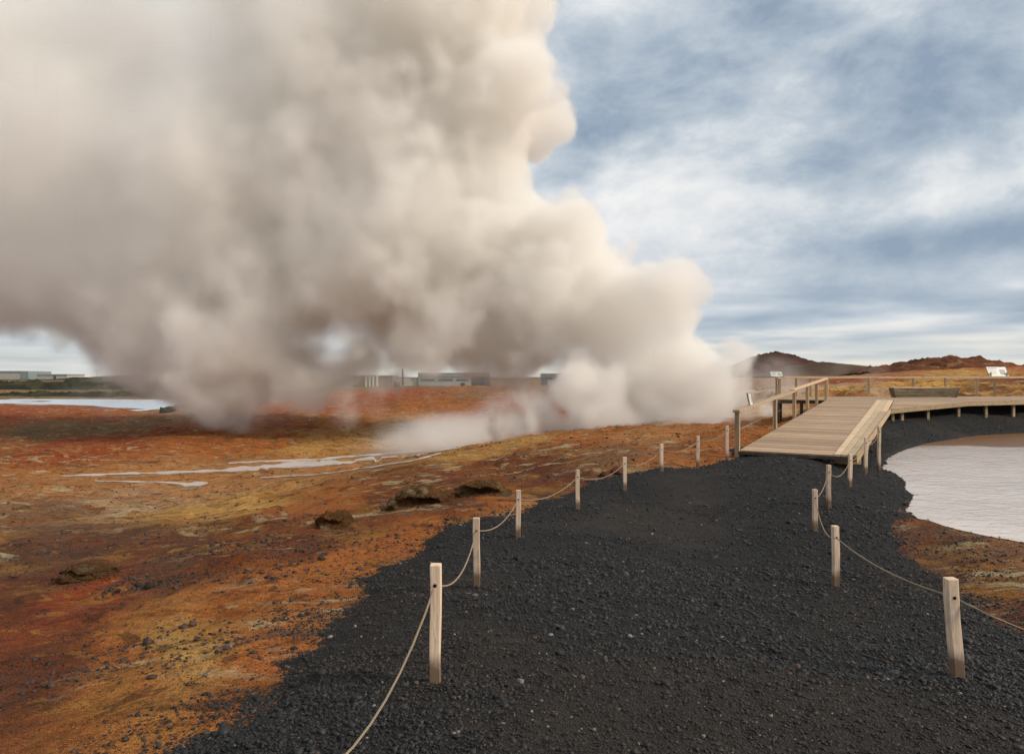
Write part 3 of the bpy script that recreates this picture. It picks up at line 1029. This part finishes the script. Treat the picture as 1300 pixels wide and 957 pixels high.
part(MB().beam(sw(19.5, -2.45, -.12), sw(24.0, -3.05, -.12), .05, .19), 'fascia_board', M_BEAM)
part(MB().beam(sw(24.0, -3.05, -.12), sw(*to_sw(30, 41.2), -.12), .05, .19), 'fascia_board', M_BEAM)


def leg(s_, w, top=-.12, t_=.1, mat=M_RPOST):
    p = sw(s_, w, top)
    g = z_at(p.x, p.y) - .08
    if p.z - g > .05:
        mb = MB(); mb.box(p.x - t_ / 2, p.x + t_ / 2, p.y - t_ / 2, p.y + t_ / 2, g, p.z, None, .006)
        part(mb, 'support_leg', mat)


for q in [(1137, 0.3), (1149, .3), (1182, .3), (1221, .3), (1256, .3), (1291, .3), (1330, .3), (1370, .3)]:
    a = (q[0] - CX) / FPX
    best = None
    edge_pts = [(16.0, 28.96), (21.3, 31.95), (25.1, 33.5), (46, 41.4)]
    for (ax_, ay_), (bx_, by_) in zip(edge_pts[:-1], edge_pts[1:]):
        t_ = (a * ay_ - ax_) / ((bx_ - ax_) - a * (by_ - ay_))
        if 0 <= t_ <= 1: best = (ax_ + t_ * (bx_ - ax_), ay_ + t_ * (by_ - ay_))
    if best:
        ss, ww = to_sw(best[0], best[1] + .25)
        leg(ss, ww, -.18, .12, M_FASC)
for ss in (3, 6.5, 10, 13.5, 17):
    leg(ss, .12); leg(ss, 2.6)
for ss, ww in ((19.55, -2.35), (20.3, -2.5), (19.8, -1.2), (22.0, -2.6), (23.9, -2.9), (24.6, -1.0), (27, 2.5), (20.05, -.1)):
    leg(ss, ww, -.2, .13, M_BEAM)


def rail_post(s_, w, h=1.0, t_=.12, below=.2, mat=M_RPOST):
    p = sw(s_, w)
    mb = MB()
    q = Vector((p.x, p.y, p.z))
    ang = math.atan2(SN.y, SN.x)
    Mx = Matrix.Translation(q) @ Matrix.Rotation(ang, 4, 'Z')
    mb.box(-t_ / 2, t_ / 2, -t_ / 2, t_ / 2, -below, h, Mx, .006)
    return part(mb, 'rail_post', mat)


RS = [0.02, 5.5, 9.6, 13.2, 16.3, 20.0]
RH = 1.0
for s_ in RS:
    rail_post(s_, -.06, RH)
a, b_, c_ = sw(-.12, -.06, RH + .026), sw(9.5, -.06, RH + .026), sw(20.1, -.06, RH + .026)
part(MB().beam(a, b_, .19, .07, bev=.008), 'top_rail', M_RAIL)
part(MB().beam(sw(9.2, -.075, RH + .076), c_ + Vector((0, 0, .05)), .19, .06, bev=.008), 'top_rail', M_RAIL)
part(MB().beam(sw(9.55, -.075, RH + .026), c_ + Vector((0, 0, 0)), .09, .048), 'top_rail', M_RPOST)
part(MB().tube([sw(.05, -.06, .52), sw(5.5, -.06, .52), sw(9.6, -.06, .52)], .005, 5), 'wire', M_WIRE)
# rail along the far edge
PR = 1.11
fe = [sw(19.55, -2.38), sw(23.9, -2.95), sw(*to_sw(29.9, 41.1)), sw(*to_sw(47.5, 42.85))]
fe_sw = [(19.55, -2.38), (23.9, -2.95), to_sw(29.9, 41.1), to_sw(47.5, 42.85)]
for a_, b2 in zip(fe[:-1], fe[1:]):
    u = Vector((0, 0, PR + .025))
    part(MB().beam(a_ + u, b2 + u, .18, .12, bev=.008), 'top_rail', M_RAIL)
rail_post(19.55, -2.38, PR); rail_post(21.6, -2.65, PR); rail_post(23.9, -2.95, PR)


def on_line(px, A_, B_):
    a = (px - CX) / FPX
    t_ = (a * A_.y - A_.x) / ((B_.x - A_.x) - a * (B_.y - A_.y))
    return A_ + (B_ - A_) * t_


for px in (1011, 1029, 1050, 1103, 1159, 1200.5, 1240, 1263):
    p = on_line(px, fe[1], fe[2]); rail_post(*to_sw(p.x, p.y), PR, .14)
for px in (1305, 1350, 1400):
    p = on_line(px, fe[2], fe[3]); rail_post(*to_sw(p.x, p.y), PR, .1)

# bench on the platform
pb = sw(*to_sw(23.5, 38.7))
bench = empty('bench', pb, R(4))
tag(bench, 'long weathered bench of dark boards with slanted ends on the platform', 'bench')
L = 3.95; x0 = -L / 2
M0 = MB(); M0.box(-L / 2 - .02, L / 2 + .02, -.02, .46, .53, .585, None, .008); M0.build('seat', M_BAND, bench)
for k in range(3):
    z0 = .03 + k * .167; ins = .20 * (1 - (k + .5) / 3)
    mb = MB(); mb.hexa([(x0 + .2 - z0 * .36, .0, z0), (-x0 - .2 + z0 * .36, 0, z0), (-x0 - .2 + z0 * .36, .04, z0), (x0 + .2 - z0 * .36, .04, z0)],
                       [(x0 + .2 - (z0 + .155) * .36, .0, z0 + .155), (-x0 - .2 + (z0 + .155) * .36, 0, z0 + .155), (-x0 - .2 + (z0 + .155) * .36, .04, z0 + .155), (x0 + .2 - (z0 + .155) * .36, .04, z0 + .155)])
    mb.build('front_board', M_BENCH, bench)
for sgn in (-1, 1):
    mb = MB()
    xt, xb = sgn * (L / 2 - .02), sgn * (L / 2 - .20)
    lo = [(xb - .03, -.012, 0), (xb + .03, -.012, 0), (xb + .03, .42, 0), (xb - .03, .42, 0)]
    hi = [(xt - .03, -.012, .528), (xt + .03, -.012, .528), (xt + .03, .42, .528), (xt - .03, .42, .528)]
    mb.hexa(lo, hi)
    mb.build('leg', M_BENCH, bench)


# information boards
def info_sign(name, loc, rz, tilt, w, h, label, legs=0.0):
    r = empty(name, loc, rz)
    tag(r, label, 'sign', 'information boards on the boardwalk rails')
    Mx = Matrix.Translation((0, 0, legs)) @ Matrix.Rotation(tilt, 4, 'X')
    fr = MB()
    e_ = .03
    fr.box(-w / 2 - e_, -w / 2, -.02, .02, 0, h, Mx); fr.box(w / 2, w / 2 + e_, -.02, .02, 0, h, Mx)
    fr.box(-w / 2 - e_, w / 2 + e_, -.022, .022, h, h + e_ * .6, Mx); fr.box(-w / 2 - e_, w / 2 + e_, -.022, .022, -e_ * .6, 0, Mx)
    fr.build('frame', M_SIGNF, r)
    pn = MB(); pn.box(-w / 2, w / 2, -.012, .012, 0, h, Mx); pn.build('panel', M_SIGNW, r)
    pr = MB()
    pr.box(-w * .44, w * .02, -.0155, -.0125, h * .80, h * .9, Mx)
    for k in range(6):
        pr.box(-w * .44, -w * .44 + w * random.uniform(.30, .42), -.0155, -.0125, h * (.68 - k * .09), h * (.705 - k * .09), Mx)
    pr.box(w * .12, w * .40, -.0155, -.0125, h * .18, h * .72, Mx)
    pr.build('print', M_SIGNG, r)
    if legs:
        for sg in (-1, 1):
            q = MB(); q.box(sg * w * .42 - .03, sg * w * .42 + .03, -.02, .03, 0, legs + h * .4); q.build('bracket', M_SIGNF, r)
    return r


p = sw(20.4, -2.5, PR + .06)
info_sign('info_sign', p, R(-8), R(-50), .60, .42, 'small pale slanted board at the corner post of the platform rail')
p = on_line(1268, fe[1], fe[2]); 
info_sign('info_sign', (p.x, p.y - .02, p.z + PR + .07), R(6), R(-25), 1.25, .62, 'wide white framed board standing on the far platform rail', .02)
p = sw(1.75, -.06, RH + .056)
info_sign('info_sign', p, R(52), R(-12), .24, .33, 'little grey plate leaning on the sloping ramp handrail')

# ------------------------------------------------------------------ rope posts
POSTS_L = [(553, 866, 4.62, .80, 0), (605, 748, 7.4, .777, 0), (658, 683, 10.3, .725, 0), (733, 648, 12.6, .755, .5), (793, 624, 14.4, .73, 0), (840, 600, 15.8, .674, -.5), (886, 590, 16.9, .72, 0), (923, 582, 17.6, .85, 0)]
POSTS_R = [(1215, 866, 5.1, .78, -3.8), (1061, 747, 8.2, .757, -.8), (1035, 677, 11, .71, -1), (1052, 645, 12.6, .80, 0), (1079, 620, 14.8, .75, 0), (1099, 602, 16.5, .9, 0), (1116, 595, 17.8, 1.1, 0)]
LAB_L = ['tall pale rope post standing nearest the camera on the steam side of the gravel', 'second rope post along the steam side of the gravel path',
         'third rope post along the steam side, beside the overhanging earth mounds', 'fourth rope post along the steam side at the ragged gravel edge',
         'fifth rope post along the steam side, by dark red clods', 'sixth rope post along the steam side of the path, third before the ramp', 'seventh rope post along the steam side, last but one before the ramp', 'rope post with dark top just outside the ramp handrail']
LAB_R = ['leaning thick pale post nearest the camera on the pond side of the path', 'rope post with brown stained foot, second along the pond side', 'third rope post along the pond side, where the rope bends',
         'fourth rope post along the pond side of the gravel path', 'rope post directly before the near corner of the ramp', 'rope post beside the ramp edge close to the pond', 'tall thin rope post at the pond shore beside the ramp']
post_proto = {}


def make_post(px, py, Y, h, lean, label, tw=.072):
    x = (px - CX) / FPX * Y
    z = z_at(x, Y) - .02
    r = empty('rope_post', (x, Y, z), random.uniform(-.08, .08))
    r.rotation_euler[1] = R(lean); r.rotation_euler[0] = R(random.uniform(-.8, .8))
    tag(r, label, 'post', 'wooden rope posts along the gravel path')
    zt = CZ - (py - CY) / FPX * Y + h - z
    mb = MB()
    bm = mb.bm
    k = 7
    rings = []
    for i in range(k):
        zz = -.12 + (zt + .12) * i / (k - 1)
        w = tw / 2 * (1 + .02 * math.sin(i * 2.3 + px))
        c_ = .006
        dx = .004 * math.sin(i * 1.1 + px * .3)
        pts = [(-w + c_, -w), (w - c_, -w), (w, -w + c_), (w, w - c_), (w - c_, w), (-w + c_, w), (-w, w - c_), (-w, -w + c_)]
        if i == k - 1:
            rings.append([bm.verts.new((a_ + dx, b2, zz - .004)) for a_, b2 in pts])
            rings.append([bm.verts.new((a_ * .93 + dx, b2 * .93, zz)) for a_, b2 in pts])
        else:
            rings.append([bm.verts.new((a_ + dx, b2, zz)) for a_, b2 in pts])
    for i in range(len(rings) - 1):
        for j in range(8):
            bm.faces.new((rings[i][j], rings[i][(j + 1) % 8], rings[i + 1][(j + 1) % 8], rings[i + 1][j]))
    bm.faces.new(rings[-1]); bm.faces.new(list(reversed(rings[0])))
    mb.build('shaft', M_POST, r)
    hz_ = zt - .135
    mb = MB(); mb.tube([(0, -tw / 2 - .003, hz_), (0, tw / 2 + .003, hz_)], .013, 8); mb.build('rope_hole', M_HOLE, r)
    bpy.context.view_layer.update()
    return r.matrix_world @ Vector((0, 0, hz_))


HL = [make_post(*q, lab) for q, lab in zip(POSTS_L, LAB_L)]
HR = [make_post(*q, lab, .078 if i == 0 else .070) for i, (q, lab) in enumerate(zip(POSTS_R, LAB_R))]


def rope(name, pts, sags, label, r=.0085):
    P_ = []
    for (a_, b2), sg in zip(zip(pts[:-1], pts[1:]), sags):
        for k in range(14):
            t_ = k / 14
            q = a_.lerp(b2, t_); q.z -= 4 * sg * t_ * (1 - t_)
            gz_ = z_at(q.x, q.y) + .012
            q.z = max(q.z, gz_)
            P_.append(q)
    P_.append(pts[-1])
    mb = MB(); mb.tube(P_, r, 7)
    o = mb.build(name, M_ROPE)
    return tag(o, label, 'rope', 'guide ropes of the gravel path')


rope('guide_rope', [Vector((-1.25, 2.2, .72))] + HL, [.60, .20, .15, .15, .16, .16, .14, .1], 'sagging rope strung through the posts on the steam side of the path', .0075)
rope('guide_rope', [Vector((5.5, 3.6, .5))] + HR + [sw(3.5, 2.8, -.02)], [.34, .08, .20, .12, .2, .12, .16, .1], 'sagging rope strung through the posts on the pond side of the path', .0075)

# ------------------------------------------------------------------ earth mounds and clods
M_MOUND = soil_material('mossy_mound_soil', False, (.115, .058, .020), .45)


def mound(name, px, py, w, h, d, label, seed, over=.5, Yd=None):
    if Yd is None:
        x, y = on_ground(px, py, ground_h)
    else:
        x, y = (px - CX) / FPX * Yd, Yd
    z = z_at(x, y)
    nu, nv = 110, 46
    th = np.linspace(0, 2 * np.pi, nu, endpoint=False); ph = np.linspace(-.45, np.pi / 2, nv)
    T, Ph = np.meshgrid(th, ph)
    rr = np.cos(Ph) ** .8 if False else np.cos(np.clip(Ph, -.45, np.pi / 2))
    rr = np.maximum(rr, 0)
    X = w * rr * np.cos(T); Yv = d * rr * np.sin(T); Zv = h * np.sin(Ph)
    # brow: pushed out over a hollow on the side facing the path
    face = np.clip(-np.sin(T), 0, 1) ** 1.65
    hol = np.exp(-((Zv / h - .30) / .26) ** 2) * face
    k = 1 - over * hol
    X *= (1 - .25 * over * hol); Yv *= k
    brow = np.exp(-((Zv / h - .68) / .2) ** 2) * face
    Yv *= 1 + .25 * over * brow
    nz = fbm(X / w * 2.1 + seed * 7.3, Yv / d * 2.1 + Zv / h * 1.7, 4, seed, .6)
    s_ = 1 + nz * .7
    X *= s_; Yv *= s_; Zv = Zv * (1 + .8 * fbm(X / w * 1.6 + seed, Yv / d * 1.6, 4, seed + 5)) + fbm(X / w * 6, Yv / d * 6, 4, seed, .7) * h * .30
    V = np.stack([X.ravel(), Yv.ravel(), Zv.ravel()], 1)
    i = np.arange(nu * nv).reshape(nv, nu); j = np.roll(i, -1, 1)
    F = np.stack([i[:-1], j[:-1], j[1:], i[1:]], -1).reshape(-1, 4)
    o = link(name, mesh_np(name, V, F, True), M_MOUND)
    o.location = (x, y, z)
    return tag(o, label, 'mound', 'earth mounds on the coloured soil')


mound('earth_mound', 536, 641, .74, .37, .50, 'broad overhanging olive brown earth mound with deep dark hollow', 3, .75)
mound('earth_mound', 614, 627, .62, .30, .44, 'low overhanging earth mound close to the third rope post', 8, .75)
mound('earth_mound', 425, 666, .34, .30, .34, 'small round mossy earth hump set apart from the overhanging mounds', 12, .45)
mound('earth_mound', 112, 730, .42, .16, .34, 'low dark earth lump on the rust red slope', 21, .35)


def rock(name, px, py, r_, label, seed, tone, group='dark rocks on the coloured soil'):
    x, y = on_ground(px, py, ground_h)
    bm = bmesh.new()
    bmesh.ops.create_icosphere(bm, subdivisions=2, radius=r_)
    rr = random.Random(seed)
    ax_ = [Vector((rr.uniform(-1, 1), rr.uniform(-1, 1), rr.uniform(-1, 1))).normalized() for _ in range(7)]
    dd = [rr.uniform(.45, .85) * r_ for _ in range(7)]
    for v in bm.verts:
        for a_, d_ in zip(ax_, dd):
            k = v.co.dot(a_)
            if k > d_: v.co -= a_ * (k - d_)
        v.co *= 1 + rr.uniform(-.06, .06)
        v.co.z *= .75
    me = bpy.data.meshes.new(name); bm.to_mesh(me); bm.free()
    o = link(name, me, flat_mat('rock_' + str(seed), tone, .9, .15, var=.5, sc=14))
    o.location = (x, y, z_at(x, y) + r_ * .2); o.rotation_euler = (0, 0, rr.uniform(0, 6))
    return tag(o, label, 'rock', group)


rock('rock', 190, 746, .085, 'dark rock in the clump on the rust red slope, largest of it', 31, (.035, .024, .018))
rock('rock', 206, 739, .065, 'dark rock at the upper end of the clump on the rust red slope', 32, (.035, .024, .018))
rock('rock', 176, 743, .055, 'dark rock at the lower end of the clump on the rust red slope', 33, (.04, .026, .018))
rock('rock', 148, 752, .06, 'single dark stone below the low dark earth lump', 34, (.032, .022, .017))
rock('rock', 785, 601, .20, 'dark red rock behind the fifth rope post', 35, (.12, .04, .022))
rock('rock', 768, 604, .15, 'dark red rock just beside the largest red rock', 36, (.11, .042, .025))
rock('rock', 207, 524, .9, 'black lava rock at the near tip of the lake', 38, (.03, .028, .022), 'lava rocks at the lake shore')
rock('rock', 215, 522, 1.1, 'taller black lava rock at the lake tip', 39, (.03, .028, .02), 'lava rocks at the lake shore')

# ------------------------------------------------------------------ far plain: lava fields and buildings
M_LAVA = hill_material('dark_lava_field', (.022, .024, .018), (.062, .058, .028), (.018, .019, .018), .07)


def lava_field(name, pts, Yc, depth, seed):
    return hill(name, pts, Yc, depth, M_LAVA, seed, 1.0, .26, 220, 40)


lava_field('lava_field', [(-60, 489), (0, 486), (60, 487), (110, 484), (150, 483.5), (190, 483), (230, 486), (280, 488), (330, 490)], 260, 22, 5)
lava_field('lava_ridge', [(-120, 482), (0, 482), (60, 481.5), (110, 479.5), (140, 478.5), (170, 477.5), (215, 479), (300, 481), (420, 482)], 560, 40, 6)
lava_field('lava_slope', [(-60, 503), (0, 500), (40, 499), (100, 500), (150, 497), (190, 499), (230, 500), (260, 505)], 185, 14, 7)

M_SHED = flat_mat('pale_sheet_cladding', (.40, .385, .34), .6, .3, var=.1, sc=.3)
M_SHEDD = flat_mat('grey_sheet_roof', (.30, .31, .31), .6, .3, var=.12, sc=.2)
M_TEAL = flat_mat('grey_green_cladding', (.22, .27, .26), .6, .3, var=.12, sc=.3)
M_DARKB = flat_mat('dark_cladding', (.10, .11, .115), .6, .3, var=.15, sc=.3)
M_WIN = flat_mat('window_band', (.16, .17, .17), .25, .5, var=.1)
M_CONC = flat_mat('pale_concrete', (.62, .58, .48), .7, .2, var=.12, sc=.3)


def px_box(mb, px0, px1, py0, py1, Y, depth):
    xa, xb = (px0 - CX) / FPX * Y, (px1 - CX) / FPX * Y
    za, zb = CZ - (py1 - CY) / FPX * Y, CZ - (py0 - CY) / FPX * Y
    mb.box(xa, xb, Y, Y + depth, za, zb)
    return (xa + xb) / 2, Y + depth / 2, za


def building(name, label, Y, cx, pieces, cat='building'):
    g = CZ - (pieces[0][4] - CY) / FPX * Y
    r = empty(name, ((cx - CX) / FPX * Y, Y, g))
    tag(r, label, cat)
    iv = Matrix.Translation(-Vector(r.location))
    for (pn, x0_, x1_, y0_, y1_, dy, dp, mat) in pieces:
        mb = MB(); px_box(mb, x0_, x1_, y0_, y1_, Y + dy, dp)
        mb.bm.transform(iv)
        mb.build(pn, mat, r)
    return r


building('storage_shed', 'long grey shed with a darker end beyond the lake', 600, 18,
         [('wall', -30, 26.5, 472.5, 483.5, 0, 30, M_SHED), ('roof', -31, 27, 470.8, 472.4, -.5, 31, M_SHEDD), ('end_wall', 26.6, 36, 471.2, 483.5, -.4, 30, M_TEAL)])
building('low_shed', 'low pale shed with a dark door beyond the lake', 590, 66,
         [('wall', 47, 85, 476.2, 483.5, 0, 24, M_SHED), ('roof', 46.6, 85.4, 474.8, 476.1, -.5, 25, M_SHEDD), ('door', 68, 71, 477, 483.4, -.3, .28, M_DARKB)])
building('power_plant_hall', 'long pale power plant hall with grey roof seen under the steam', 300, 560,
         [('wall', 531, 598, 478, 492.5, 0, 18, M_SHED), ('roof', 530.5, 620, 473.2, 477.8, -.4, 19, M_SHEDD), ('wing', 598.2, 622, 478, 492.5, .5, 16, M_DARKB),
          ('window', 534, 552, 481, 483.5, -.12, .1, M_WIN), ('window', 556, 575, 481, 483.5, -.12, .1, M_WIN), ('window', 579, 594, 481, 483.5, -.12, .1, M_WIN), ('annex', 505, 530, 480, 492.5, 1, 14, M_CONC), ('door', 585, 590, 486, 492.4, -.12, .1, M_DARKB)])
building('cooling_block', 'brown building with a row of pale vertical columns under the steam', 280, 462,
         [('wall', 438, 498, 478, 494, 0, 14, M_SIGNF)] + [('column', 463.5 + k * 4.6, 465.8 + k * 4.6, 475.8, 493.8, -.8, .7, M_CONC) for k in range(4)] + [('roof', 437.5, 498.5, 476.4, 477.9, -.3, 15, M_SHEDD)])
building('dark_workshop', 'dark two bay building in the narrow gap under the steam', 290, 711,
         [('wall', 688, 734, 479, 493, 0, 14, M_DARKB), ('roof', 687.5, 734.5, 474, 478.9, -.4, 15, M_WIN), ('door', 695, 703, 482, 492.9, -.2, .15, M_SHEDD), ('door', 715, 723, 482, 492.9, -.2, .15, M_SHEDD)])
ch = building('chimney_stack', 'thin dark chimney beside the power plant', 296, 511, [('base', 507.5, 515, 489, 493.4, 0, 2, M_CONC)], 'chimney')
mb = MB(); Yc = 297; zb = CZ - (489 - CY) / FPX * Yc; zt = CZ - (468.5 - CY) / FPX * Yc; xc = (511.2 - CX) / FPX * Yc
mb.tube([(xc, Yc, zb), (xc, Yc, zt)], [.42, .30], 10); mb.bm.transform(Matrix.Translation(-Vector(ch.location))); mb.build('flue', M_DARKB, ch)
tk = empty('storage_tank', ((503 - CX) / FPX * 285, 285, CZ - (492.5 - CY) / FPX * 285)); tag(tk, 'round dark tank at the foot of the chimney', 'tank')
mb = MB(); mb.tube([(0, 0, 0), (0, 0, 2.6)], 1.6, 20); mb.build('shell', M_DARKB, tk)
mb = MB(); mb.tube([(0, 0, 2.6), (0, 0, 2.9), (0, 0, 3.0)], [1.66, 1.0, .3], 20); mb.build('roof', M_SHEDD, tk)
for k, px in enumerate((122.5, 126)):
    Yp = 640
    o = empty('power_pole', ((px - CX) / FPX * Yp, Yp, 0.2)); tag(o, ('thin power pole standing beyond the lake, nearer the sheds', 'thin power pole standing beyond the lake, nearer the steam')[k], 'pole', 'power poles beyond the lake')
    mb = MB(); mb.tube([(0, 0, -1), (0, 0, 8.2)], .13, 6); mb.build('pole', M_DARKB, o)
    mb = MB(); mb.box(-.9, .9, -.06, .06, 7.4, 7.6); mb.build('crossarm', M_DARKB, o)

# ------------------------------------------------------------------ steam
M_STEAM = bpy.data.materials.new('steam_vapour')
M_STEAM.use_nodes = True
t = NT(M_STEAM.node_tree)
for nd in list(t.n): t.n.remove(nd)
o_ = t.node('ShaderNodeOutputMaterial')
pv = t.node('ShaderNodeVolumePrincipled')
pv.inputs['Color'].default_value = (.993, .976, .950, 1)
pv.inputs['Density'].default_value = 1.0
pv.inputs['Density Attribute'].default_value = 'density'
pv.inputs['Anisotropy'].default_value = 0.15
t.l.new(pv.outputs[0], o_.inputs['Volume'])

BLOBS = [  # photograph pixel, radius in pixels, distance
    (905, 530, 50, 44), (918, 522, 36, 43), (898, 486, 34, 45), (860, 500, 64, 46), (945, 538, 36, 43), (800, 490, 80, 48), (876, 468, 36, 46), (985, 534, 24, 43), (765, 515, 56, 47),
    (842, 370, 42, 46), (800, 395, 72, 49), (740, 385, 92, 51), (848, 432, 34, 47), (770, 450, 70, 49), (700, 415, 62, 51),
    (655, 340, 100, 53), (620, 270, 78, 53), (590, 400, 72, 53), (600, 140, 108, 55), (640, 120, 70, 54), (560, 40, 125, 56), (635, 30, 62, 55), (520, 300, 150, 56),
    (450, 150, 150, 58), (430, 375, 95, 55), (350, 400, 100, 55), (280, 425, 92, 54), (220, 420, 72, 54), (540, 410, 62, 53), (300, 260, 170, 60), (330, 100, 120, 60), (200, 330, 140, 60), (120, 240, 170, 62),
    (60, 300, 120, 62), (0, 150, 170, 64), (120, 60, 120, 64), (-80, 280, 130, 64), (430, 0, 140, 60), (0, 30, 120, 66), (-180, 150, 180, 66), (550, -80, 130, 58), (350, -90, 170, 62), (150, -100, 180, 66), (-60, -80, 160, 68),
    (322, 458, 38, 52), (395, 462, 38, 53), (250, 456, 30, 52), (655, 448, 36, 54), (130, 405, 42, 58), (175, 425, 45, 56)]
MIST = [  # low ground steam: pixel, radii in px (x, y), distance, strength
    (600, 552, 130, 30, 42, .55), (700, 530, 90, 44, 45, .6), (660, 520, 60, 34, 47, .25), (770, 530, 80, 44, 43, .6), (900, 540, 70, 30, 40, .35), (960, 520, 48, 38, 43, .30), (540, 566, 90, 18, 40, .22), (1110, 478, 22, 18, 56, .05), (1225, 480, 22, 18, 60, .06), (1060, 470, 20, 14, 58, .03),
    (720, 505, 50, 40, 46, .18), (530, 482, 120, 20, 54, .06), (470, 482, 50, 18, 54, .08), (285, 498, 60, 30, 50, .16), (350, 500, 80, 26, 50, .16), (450, 492, 50, 26, 48, .10), (255, 522, 28, 30, 48, .15), (225, 505, 24, 30, 50, .09), (440, 520, 16, 30, 44, .16), (340, 520, 26, 30, 48, .14), (480, 505, 20, 30, 47, .10), (120, 500, 30, 26, 50, .07), (150, 495, 70, 24, 52, .05),
    (155, 520, 18, 22, 46, .05), (640, 476, 64, 24, 54, .35), (1000, 490, 44, 22, 48, .10), (975, 468, 44, 18, 52, .07)]

gt = bpy.data.node_groups.new('steam_field', 'GeometryNodeTree')
gt.interface.new_socket('Geometry', in_out='OUTPUT', socket_type='NodeSocketGeometry')
g = NT(gt)
go = g.node('NodeGroupOutput')
posn = g.node('GeometryNodeInputPosition').outputs[0]
wob = g.noise(posn, .075, 3, .5, out=1)
wv_ = g.vmath('SCALE', g.vmath('SUBTRACT', wob, (.5, .5, .5)), scale=6.0)
pw = g.vmath('ADD', posn, wv_)
d = None
for (px, py, rp, Yb) in BLOBS:
    c = pz(px, py, Yb)
    q = g.math('SUBTRACT', g.vmath('DISTANCE', pw, c), rp / FPX * Yb)
    d = q if d is None else g.math('SMOOTH_MIN', d, q, 1.6)
sx = g.node('ShaderNodeSeparateXYZ'); g.put(sx.inputs[0], posn)
leftness = g.remap(sx.outputs[0], 4.0, -30.0, 0.0, 1.0, False)
f1 = g.voro(g.vmath('ADD', posn, g.vmath('SCALE', g.vmath('SUBTRACT', g.noise(posn, .25, 3, .5, out=1), (.5, .5, .5)), scale=3.0)), .17, 'SMOOTH_F1', smooth=.35)
f2 = g.voro(g.vmath('ADD', posn, (3.3, 1.7, 9.1)), .42, 'SMOOTH_F1', smooth=.35)
fb = g.noise(posn, .16, 6, .6)
bil = g.math('ADD', g.math('MULTIPLY', g.math('SUBTRACT', f1, .42), 5.0), g.math('MULTIPLY', g.math('SUBTRACT', f2, .42), 1.9))
f3 = g.voro(g.vmath('ADD', posn, (5.1, 8.2, 2.4)), .95, 'SMOOTH_F1', smooth=.3)
bil = g.math('ADD', bil, g.math('MULTIPLY', g.math('SUBTRACT', f3, .42), .45))
bil = g.math('MULTIPLY', bil, g.math('MULTIPLY_ADD', leftness, -.45, 1.0))
d = g.math('ADD', g.math('SUBTRACT', d, g.math('MULTIPLY_ADD', leftness, .9, .7)), bil)
d = g.math('ADD', d, g.math('MULTIPLY', g.math('SUBTRACT', fb, .5), g.math('MULTIPLY_ADD', leftness, 7.0, 3.5)))
for (px, py, rp, Yb) in [(404, 432, 15, 54), (415, 418, 9, 54), (232, 40, 22, 61), (250, 62, 12, 61), (300, 395, 7, 54)]:      # ragged gaps in the cloud
    c = pz(px, py, Yb)
    hv = g.vmath('LENGTH', g.vmath('MULTIPLY', g.vmath('SUBTRACT', pw, c), (1, .12, 1)))
    hole = g.math('ADD', g.math('SUBTRACT', rp / FPX * Yb * 1.6, hv), g.math('MULTIPLY', g.math('SUBTRACT', fb, .5), 3.0))
    d = g.math('SMOOTH_MAX', d, hole, 2.0)
soft = g.math('MULTIPLY', leftness, g.remap(sx.outputs[2], 3.0, 14.0, 0.42, 1.0))
wid = g.math('MULTIPLY_ADD', soft, 3.4, .4)
tex = g.remap(g.noise(g.vmath('ADD', posn, (4, 8, 2)), .34, 6, .66, .5), .36, .66, .55, 1.35)
prof = g.remap(g.math('DIVIDE', g.math('MULTIPLY', d, -1.0), wid), -.1, 1.0)
main = g.math('MULTIPLY', g.math('MULTIPLY', prof, tex), g.math('MULTIPLY_ADD', soft, -.52, .72))
mist = None
mn = g.remap(g.noise(g.scale3(posn, (1, 1, .8)), .30, 6, .62, .9), .43, .62, 0.0, 1.35)
for (px, py, rx, ry, Yb, st) in MIST:
    c = pz(px, py, Yb); a = rx / FPX * Yb; b2 = ry / FPX * Yb
    dv = g.vmath('DIVIDE', g.vmath('SUBTRACT', posn, c), (a, max(a * .5, 3.0), b2))
    ln = g.vmath('LENGTH', dv)
    q = g.math('MULTIPLY', g.remap(ln, 1.25, .2), st)
    mist = q if mist is None else g.math('ADD', mist, q)
dens_out = g.math('ADD', main, g.math('MULTIPLY', mist, mn))
vc = g.node('GeometryNodeVolumeCube')
DMIN, DMAX = (-60, 36, -4.5), (30, 76, 40)
VOX = .26
g.put(vc.inputs['Density'], dens_out)
vc.inputs['Background'].default_value = 0
vc.inputs['Min'].default_value = DMIN; vc.inputs['Max'].default_value = DMAX
for i, ax_ in enumerate('XYZ'):
    vc.inputs['Resolution ' + ax_].default_value = int((DMAX[i] - DMIN[i]) / VOX)
smn = g.node('GeometryNodeSetMaterial'); smn.inputs['Material'].default_value = M_STEAM
g.l.new(vc.outputs[0], smn.inputs['Geometry'])
g.l.new(smn.outputs[0], go.inputs[0])
sm = bpy.data.meshes.new('steam')
sm.materials.append(M_STEAM)
steam = bpy.data.objects.new('steam', sm)
COL.objects.link(steam)
md = steam.modifiers.new('steam_field', 'NODES'); md.node_group = gt
tag(steam, kind='stuff')
